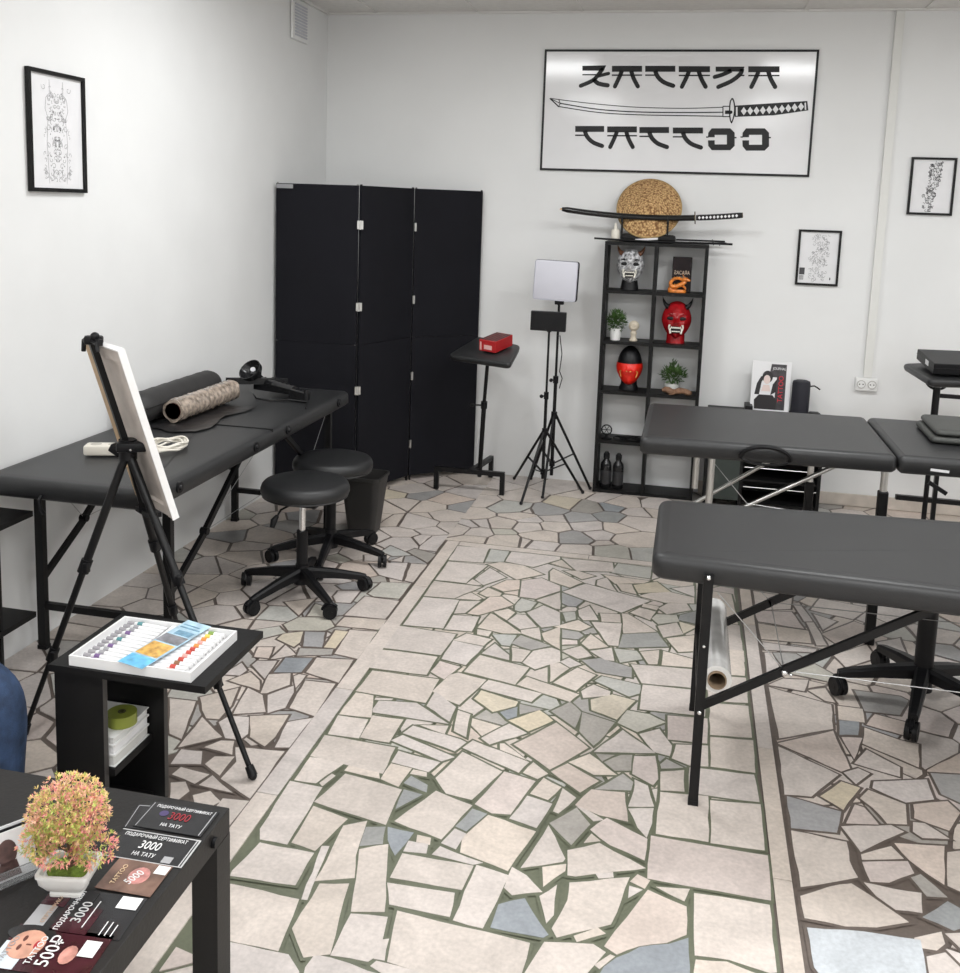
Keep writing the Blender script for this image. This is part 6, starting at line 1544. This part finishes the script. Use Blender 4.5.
# top stack of two
flyer('black leaflet lying under the red-numbered black one at the far corner of the coffee table', ((-.962, 1.560), (-.840, 1.580), (-.835, 1.508), (-.957, 1.490)), FB, [('outline', FGR, [R4(-.95, -.92, -.93, .92), R4(-.95, .88, .95, .92)])], [])
flyer('black gift leaflet with red and purple number at the far corner of the coffee table', ((-.940, 1.572), (-.806, 1.578), (-.803, 1.498), (-.938, 1.500)), FB, [('outline', FGR, [R4(-.95, -.95, -.93, .92), R4(.90, -.95, .93, .92)]), ('glow', FPU, [ell(-.45, .22, .13, .22, 14)])],
      [('ПОДАРОЧНЫЙ СЕРТИФИКАТ', .0105, .02, .70, 0, FW, .72), ('3000', .030, .05, .08, 0, mat('print_dark_red', (.30, .02, .03), .3), .72), ('НА ТАТУ', .012, 0, -.62, 0, FW, .8)], z=TZ+.0014)
flyer('black gift leaflet with white number 3000, in front of the far red-numbered one', ((-.952, 1.488), (-.800, 1.492), (-.794, 1.416), (-.948, 1.412)), FB, [('border', mat('print_silver', (.5, .5, .5), .3), [R4(-1, .94, 1, 1), R4(.90, -1, 1, .94), R4(-1, -1, .90, -.95)]), ('inner', FB, [R4(.93, -.94, .96, .9)]), ('small_square', FGR, [R4(.45, -.88, .68, -.45)])],
      [('ПОДАРОЧНЫЙ СЕРТИФИКАТ', .0125, -.06, .66, 0, FW, .66), ('3000', .030, -.05, .05, 0, FW, .68), ('НА ТАТУ', .014, -.05, -.58, 0, FW, .72)])
flyer('small brown tattoo leaflet, third from the far corner of the coffee table', ((-.915, 1.412), (-.816, 1.413), (-.803, 1.338), (-.905, 1.334)), FBR, [('photo', mat('print_rose', (.45, .20, .18), .3, var=.5, vscale=60), [ell(.12, .1, .36, .55, 18)]), ('pale_corner', FW, [R4(.52, .38, .96, .92)])],
      [('5000', .022, .02, -.05, PI/2-.35, FW, .8), ('TATTOO', .012, -.55, 0, PI/2, mat('print_sand', (.75, .55, .35), .3), 1)], z=TZ+.0014)
flyer('dark maroon leaflet with 3000 printed sideways, fourth from the far corner', ((-.975, 1.322), (-.812, 1.334), (-.803, 1.240), (-.965, 1.226)), FB, [('grey_side', FGR, [R4(-1, -1, -.62, 1)]), ('red_side', FM, [R4(-1, .1, -.5, 1), R4(-.45, -.98, .3, .2)]), ('dark_patch', FB, [R4(-.40, -.3, .0, .95)]), ('white_square', FW, [R4(.50, .35, .93, .93)]), ('rules', FW, [R4(.13, -.7, .15, .55), R4(.55, -.92, .57, -.30), R4(.66, -.92, .68, -.30), R4(.78, -.92, .80, -.4)])],
      [('3000', .024, -.06, -.05, PI/2, mat('print_pale', (.55, .55, .55), .3), 1.0), ('ПОДАРОЧНЫЙ', .012, -.32, -.02, PI/2, FW, 1), ('СЕРТИФИКАТ', .010, -.68, 0, PI/2, mat('print_tan', (.5, .35, .25), .3), 1)])
flyer('maroon leaflet with a smiling face and 500 printed sideways, nearest the camera', ((-.975, 1.236), (-.818, 1.243), (-.806, 1.160), (-.962, 1.140)), FM, [('pale_strip', mat('print_pale_blue', (.62, .68, .74), .3), [[(-1, -.98), (-.48, -.98), (-.48, -.1), (-.9, .2), (-1, .2)]]), ('dark_hair', FB, [ell(-.62, .62, .5, .4, 18)]), ('face', FSK, [ell(-.56, .12, .36, .66, 22)]),
      ('features', mat('print_brow', (.12, .04, .03), .4), [ell(-.66, .36, .04, .14, 10), ell(-.66, -.05, .04, .14, 10), R4(-.56, .08, -.46, .14)]), ('lips', FRP, [ell(-.36, .14, .04, .18, 12)]), ('second_photo', mat('print_hand', (.50, .24, .20), .3, var=.4, vscale=60), [ell(.38, -.12, .16, .42, 14)]), ('pale_square', FW, [R4(.55, -.12, .88, .60)])],
      [('500₽', .031, .02, -.05, PI/2, FW, .95), ('TATTOO', .014, -.27, -.1, PI/2, FW, 1), ('TATTOO', .013, -.82, -.2, PI/2, FGR, 1)])

# leaflet holder
t = thing('leaflet_holder', 'clear acrylic holder with leaflets at the left edge of the coffee table', 'holder', (-1.06, 1.33, TZ))
HMx = Matrix.Translation((-1.062, 1.318, TZ)) @ Euler((0, 0, .95)).to_matrix().to_4x4()
mb = MB().b2((-.05, -.020, .0005), (.05, .022, .004)).b2((-.05, -.022, .0005), (.05, -.019, .028)).b2((-.05, .018, .0005), (.05, .021, .075))
bmesh.ops.transform(mb.bm, matrix=HMx, verts=mb.bm.verts); mb.build('acrylic_stand', GLASS, t)
for k in range(3):
    l = tag(mbox(HMx @ Matrix.Translation((0, -.012+.009*k, .006)) @ Euler((-.20, 0, 0)).to_matrix().to_4x4(), (-.045, 0, 0), (.045, .0018, .080)).build('leaflet', (FW, FB, PAPER)[k]), ('white leaflet at the front of the acrylic holder', 'dark leaflet in the middle of the acrylic holder', 'white leaflet at the back of the acrylic holder')[k], 'leaflet', 'leaflets in the acrylic holder')
    if k == 0:
        mb = MB().prism(ell(.0, .045, .016, .022), 0, .0005).prism([(-.02, .004), (.02, .004), (.014, .03), (-.012, .03)], 0, .0005)
        bmesh.ops.transform(mb.bm, matrix=HMx @ Matrix.Translation((0, -.0125, .006)) @ Euler((-.20+PI/2, 0, 0)).to_matrix().to_4x4(), verts=mb.bm.verts); mb.build('portrait_print', mat('print_darkbrown', (.09, .05, .045), .3, var=.5, vscale=60), l)

# ornamental tree
R12 = random.Random(12)
t = thing('bonsai_plant', 'pink and yellow leafed artificial bonsai in a white square pot on the coffee table', 'plant', (-.952, 1.318, TZ))
PX, PY = -.947, 1.322
mb = MB()
prf = [(.026, .0005), (.026, .006), (.022, .008), (.030, .014), (.040, .028), (.042, .040), (.044, .041), (.044, .046), (.038, .046), (.036, .036)]
V = [[mb.bm.verts.new((PX+p[0]*math.cos(.2)-p[1]*math.sin(.2), PY+p[0]*math.sin(.2)+p[1]*math.cos(.2), TZ+z)) for p in round_rect([(-r, -r*.8), (r, -r*.8), (r, r*.8), (-r, r*.8)], r*.22, 4)] for r, z in prf]
for a, b in zip(V, V[1:]):
    for i in range(len(a)): mb.bm.faces.new((a[i], a[(i+1) % len(a)], b[(i+1) % len(a)], b[i]))
mb.bm.faces.new(V[0][::-1]); mb.bm.faces.new(V[-1]); mb.build('pot', mat('white_ceramic', (.80, .79, .76), .3, var=.03), t, smooth=True, auto=35)
mb = MB().lathe([(.036, .038), (.03, .0435), (.015, .045), (0, .0455)], (PX, PY, TZ), 20, 1, .85); mb.build('moss', mat('moss', (.13, .20, .025), .9, bump=1, bscale=300, var=.5, vscale=90), t, smooth=True)
MB().tube([(PX, PY, TZ+.040), (PX+.008, PY, TZ+.07), (PX-.006, PY+.004, TZ+.10), (PX+.006, PY, TZ+.14)], .006, 8, rr=[.008, .006, .005, .003]).tube([(PX, PY, TZ+.07), (PX-.035, PY-.01, TZ+.095)], .003, 6).tube([(PX, PY, TZ+.075), (PX+.04, PY, TZ+.09)], .003, 6).build('trunk', mat('bark', (.12, .07, .04), .8, bump=.5, var=.3), t, smooth=True)
def bm_leaf(name, col): return mat(name, col, .5, var=.25, vscale=80)
TONES = [('yellow_leaves', (.72, .55, .20)), ('pink_leaves', (.88, .30, .29)), ('green_leaves', (.45, .52, .12)), ('peach_leaves', (.90, .50, .33))]
mbs = [MB() for _ in TONES]
lobes = [((PX+.000, PY+.0, TZ+.150), .060, .050), ((PX-.024, PY, TZ+.132), .046, .044), ((PX+.026, PY, TZ+.137), .046, .046), ((PX-.048, PY-.01, TZ+.086), .034, .022), ((PX+.048, PY+.0, TZ+.084), .036, .026), ((PX, PY-.02, TZ+.098), .048, .030)]
for li, (c, rx, rz) in enumerate(lobes):
    for k in range(int(150000*rx*rz*rx*20)+120):
        while True:
            p = Vector((R12.uniform(-1, 1), R12.uniform(-1, 1), R12.uniform(-1, 1)))
            if .55 < p.length < 1: break
        q = Vector((c[0]+p.x*rx, c[1]+p.y*rx, c[2]+p.z*rz))
        wgt = [.30, .24, .14, .32] if li < 3 else [.2, .42, .10, .28]
        hh = math.sin(q.x*60+1)*math.sin(q.z*55)+math.sin(q.y*50)
        if hh > .6: wgt = [.3, .05, .45, .2]
        ti = R12.choices(range(4), wgt)[0]; mb = mbs[ti]
        ax = Vector((p.x, p.y, p.z+.2)).normalized()
        for s in range(5):
            d = (ax*.7+Vector((R12.uniform(-1, 1), R12.uniform(-1, 1), R12.uniform(-1, 1)))*.8).normalized(); L = R12.uniform(.005, .009)
            s_ = d.cross(Vector((.3, .2, 1))).normalized()*.0011
            a_ = mb.bm.verts.new(q); b_ = mb.bm.verts.new(q+d*L*.6+s_); e_ = mb.bm.verts.new(q+d*L); f_ = mb.bm.verts.new(q+d*L*.6-s_)
            mb.bm.faces.new((a_, b_, e_, f_))
for (nm, c), mb in zip(TONES, mbs): mb.build('foliage', bm_leaf(nm, c), t)

# ------------------------------------------------------------------ rack at the left edge
t = thing('rack', 'narrow black rack with two shelf boards at the left edge by the wall', 'rack', (-2.14, 2.5, 0))
for z in (.562, .215): MB().b2((-2.212, 2.25, z-.018), (-2.062, 2.745, z)).build('shelf_board', BLACKW, t)
for (x, y) in ((-2.072, 2.583), (-2.205, 2.583), (-2.072, 2.27), (-2.205, 2.27)): MB().b2((x-.006, y-.006, 0), (x+.006, y+.006, .62)).build('post', BMETAL, t)

# ------------------------------------------------------------------ person sitting just outside the left edge
def skin_mesh(name, verts, edges, radii, root, m, parent, sub=2):
    me = bpy.data.meshes.new(name); me.from_pydata([Vector(v)-wloc(parent) for v in verts], edges, [])
    o = bpy.data.objects.new(name, me); COL.objects.link(o); o.modifiers.new('s', 'SKIN')
    if not me.skin_vertices: bpy.context.view_layer.objects.active = o
    for i, r in enumerate(radii):
        rr_ = r if isinstance(r, tuple) else (r, r)
        me.skin_vertices[0].data[i].radius = rr_; me.skin_vertices[0].data[i].use_root = (i == root)
    sb = o.modifiers.new('u', 'SUBSURF'); sb.levels = sub; sb.render_levels = sub
    bpy.context.view_layer.update(); dg = bpy.context.evaluated_depsgraph_get()
    nm = bpy.data.meshes.new_from_object(o.evaluated_get(dg)); bpy.data.objects.remove(o); bpy.data.meshes.remove(me)
    nm.name = name; nm.materials.clear(); nm.materials.append(m)
    for p in nm.polygons: p.use_smooth = True; p.material_index = 0
    o = bpy.data.objects.new(name, nm); COL.objects.link(o); o.parent = parent
    return o
t = thing('person', 'person in blue jeans sitting at the left edge, only the knee and shin in view', 'person', (-1.95, 1.88, 0))
hip = (-2.02, 1.86, .47)
body_v = [hip, (-2.04, 1.86, .62), (-2.04, 1.86, .80), (-2.04, 1.86, .96), (-2.03, 1.86, 1.05), (-2.01, 1.86, 1.13),
          (-2.03, 2.03, .97), (-1.97, 2.09, .74), (-1.86, 2.02, .60), (-1.79, 1.99, .575),
          (-2.03, 1.69, .97), (-1.97, 1.63, .74), (-1.86, 1.68, .60), (-1.79, 1.71, .575),
          (-1.98, 1.95, .47), (-1.61, 1.955, .39), (-1.59, 1.955, .25), (-1.61, 1.955, .08), (-1.53, 1.955, .035),
          (-1.98, 1.77, .47), (-1.66, 1.74, .395), (-1.635, 1.74, .25), (-1.66, 1.74, .08), (-1.56, 1.74, .035)]
body_e = [(0, 1), (1, 2), (2, 3), (3, 4), (4, 5), (3, 6), (6, 7), (7, 8), (8, 9), (3, 10), (10, 11), (11, 12), (12, 13), (0, 14), (14, 15), (15, 16), (16, 17), (17, 18), (0, 19), (19, 20), (20, 21), (21, 22), (22, 23)]
body_r = [(.12, .10), (.12, .095), (.13, .10), (.12, .09), .055, .05, .055, .042, .032, .028, .055, .042, .032, .028, .085, .052, .048, .036, .03, .085, .052, .048, .036, .03]
skin_mesh('body', body_v, body_e, body_r, 0, SKIN, t)
h = head_mesh(MB(), (0, 0, 0), .078, .098, .115, [(0, -.08, .13, .24), (.32, .12, .13, -.12), (0, .26, .3, .04), (0, -.48, .16, .07), (0, -.82, .2, .12)])
bmesh.ops.transform(h.bm, matrix=Matrix.Translation((-1.995, 1.86, 1.235)) @ Matrix.Rotation(PI/2, 4, 'Z'), verts=h.bm.verts)
hd = h.build('head', SKIN, t, smooth=True, auto=80)
for s in (-1, 1):
    MB().ball((-1.912, 1.86+s*.028, 1.248), .012).build('eye', PAPER, hd, smooth=True)
    MB().ball((-2.0, 1.86+s*.078, 1.225), .026, (.7, .35, 1.1)).build('ear', SKIN, hd, smooth=True)
MB().tube([(-1.905, 1.86+.02*k, 1.178) for k in (-1, 0, 1)], .005, 8).build('mouth', mat('lips', (.4, .15, .13), .5), hd, smooth=True)
mb = head_mesh(MB(), (0, 0, 0), .086, .106, .112, [])
bmesh.ops.bisect_plane(mb.bm, geom=mb.bm.verts[:]+mb.bm.edges[:]+mb.bm.faces[:], plane_co=(0, -.03, .02), plane_no=(0, -.8, -1), clear_outer=True)
bmesh.ops.transform(mb.bm, matrix=Matrix.Translation((-2.0, 1.86, 1.250)) @ Matrix.Rotation(PI/2, 4, 'Z'), verts=mb.bm.verts); mb.build('hair', HAIR, t, smooth=True)
for s, y in ((1, 1.985), (-1, 1.715)):
    hv = [(-1.79, y, .573)]; he = []; hr = [(.024, .016)]
    hv.append((-1.745, y, .562)); he.append((0, 1)); hr.append((.034, .013))
    for f, (dy, L) in enumerate(((-.027, .058), (-.009, .068), (.009, .064), (.027, .052))):
        b0 = len(hv); hv += [(-1.73, y+dy, .555), (-1.73+L*.5, y+dy*1.15, .538), (-1.73+L*.9, y+dy*1.2, .508)]; he += [(1, b0), (b0, b0+1), (b0+1, b0+2)]; hr += [.0095, .0088, .0078]
    b0 = len(hv); hv += [(-1.775, y-s*.03, .56), (-1.75, y-s*.05, .548), (-1.73, y-s*.058, .535)]; he += [(0, b0), (b0, b0+1), (b0+1, b0+2)]; hr += [.011, .010, .009]
    skin_mesh('hand', hv, he, hr, 0, SKIN, t, 1)
jv = [(-2.03, 1.86, .50), (-2.04, 1.86, .60), (-1.97, 1.955, .475), (-1.61, 1.955, .392), (-1.585, 1.955, .35), (-1.590, 1.955, .22), (-1.60, 1.955, .07), (-1.97, 1.765, .475), (-1.66, 1.74, .398), (-1.625, 1.74, .36), (-1.630, 1.74, .22), (-1.64, 1.74, .07)]
je = [(0, 1), (0, 2), (2, 3), (3, 4), (4, 5), (5, 6), (0, 7), (7, 8), (8, 9), (9, 10), (10, 11)]
jr = [(.135, .115), (.135, .105), .100, .080, .080, .068, .064, .100, .080, .080, .068, .064]
skin_mesh('jeans', jv, je, jr, 0, DENIM, t)
sv = [(-2.045, 1.86, .58), (-2.045, 1.86, .80), (-2.045, 1.86, .97), (-2.035, 2.04, .975), (-1.975, 2.10, .76), (-2.035, 1.68, .975), (-1.975, 1.62, .76)]
skin_mesh('shirt', sv, [(0, 1), (1, 2), (2, 3), (3, 4), (2, 5), (5, 6)], [(.14, .115), (.145, .115), (.125, .095), .066, .055, .066, .055], 1, SHIRT, t)
for y in (1.955, 1.74):
    MB().ball((-1.585, y, .05), .05, (2.4, .9, .85), 20, 12).box((-1.59, y, .012), (.25, .085, .022), bev=.009).build('shoe', BPLAST, t, smooth=True)
t = thing('bench_seat', 'dark padded bench under the seated person at the left edge', 'bench', (-2.03, 1.86, 0))
cushion([(-2.215, 1.50), (-1.82, 1.50), (-1.82, 2.22), (-2.215, 2.22)], .30, .375, .03, .02, name='seat_pad', m=mat('bench_fabric', (.05, .05, .055), .8, bump=.3, var=.1), parent=t)
for x in (-2.19, -1.85):
    for y in (1.53, 2.19): MB().b2((x-.02, y-.02, 0), (x+.02, y+.02, .302)).build('leg', BLACKW, t)

# ------------------------------------------------------------------ lights, camera
def panel_light(x, y, e, s=.56, col=(.985, .995, 1)):
    t = thing('ceiling_light', 'square flush ceiling light panel', 'ceiling light', (x, y, ZC-.03), 'square panel lights on the ceiling')
    mb = MB()
    for a, b in (((-.3, -.3), (.3, -.285)), ((-.3, .285), (.3, .3)), ((-.3, -.285), (-.285, .285)), ((.285, -.285), (.3, .285))): mb.b2((x+a[0], y+a[1], ZC-.022), (x+b[0], y+b[1], ZC-.001))
    mb.build('frame', WHITE, t)
    MB().b2((x-.284, y-.284, ZC-.012), (x+.284, y+.284, ZC-.006)).build('diffuser', mat('panel_diffuser', (.8, .8, .8), .6, emis=(*col, 2.)), t)
    li = bpy.data.lights.new('panel_lamp', 'AREA'); li.shape = 'SQUARE'; li.size = s; li.energy = e; li.color = col
    o = bpy.data.objects.new('panel_lamp', li); COL.objects.link(o); o.location = (0, 0, .014-.002); o.parent = t
for x, y, e in ((-1.1, 3.6, 34), (.7, 3.55, 34), (2.4, 3.6, 30), (-1.1, 1.15, 30), (.7, 1.15, 34), (2.4, 1.15, 32), (-1.1, -1.0, 26), (.7, -1.0, 34), (2.4, -1.0, 32)):  # last row, behind the camera, is added to stand in for daylight
    panel_light(x, y, e)

w = bpy.data.worlds.new('world'); SC.world = w; w.use_nodes = True
w.node_tree.nodes['Background'].inputs[0].default_value = (.8, .85, .9, 1); w.node_tree.nodes['Background'].inputs[1].default_value = .3

cam = bpy.data.cameras.new('camera'); co = bpy.data.objects.new('camera', cam); COL.objects.link(co); SC.camera = co
yaw, pitch, roll, F, CYp = -.209262768, .14437034, -.034004448, 985.4986, 349.2314
f = Vector((math.sin(yaw)*math.cos(pitch), math.cos(yaw)*math.cos(pitch), -math.sin(pitch)))
r = Vector((math.cos(yaw), -math.sin(yaw), 0)); d = f.cross(r)
c_, s_ = math.cos(roll), math.sin(roll)
rx = c_*r+s_*d; dy = -s_*r+c_*d
M = Matrix((rx, -dy, -f)).transposed().to_4x4(); M.translation = (0, 0, 1.6)
co.matrix_world = M
cam.sensor_fit = 'HORIZONTAL'; cam.sensor_width = 36; cam.lens = F/960*36; cam.shift_y = (CYp-486.5)/960; cam.clip_start = .05
vs = SC.view_settings; vs.view_transform = 'Standard'; vs.look = 'None'; vs.exposure = EXPO; vs.gamma = 1; vs.use_curve_mapping = False
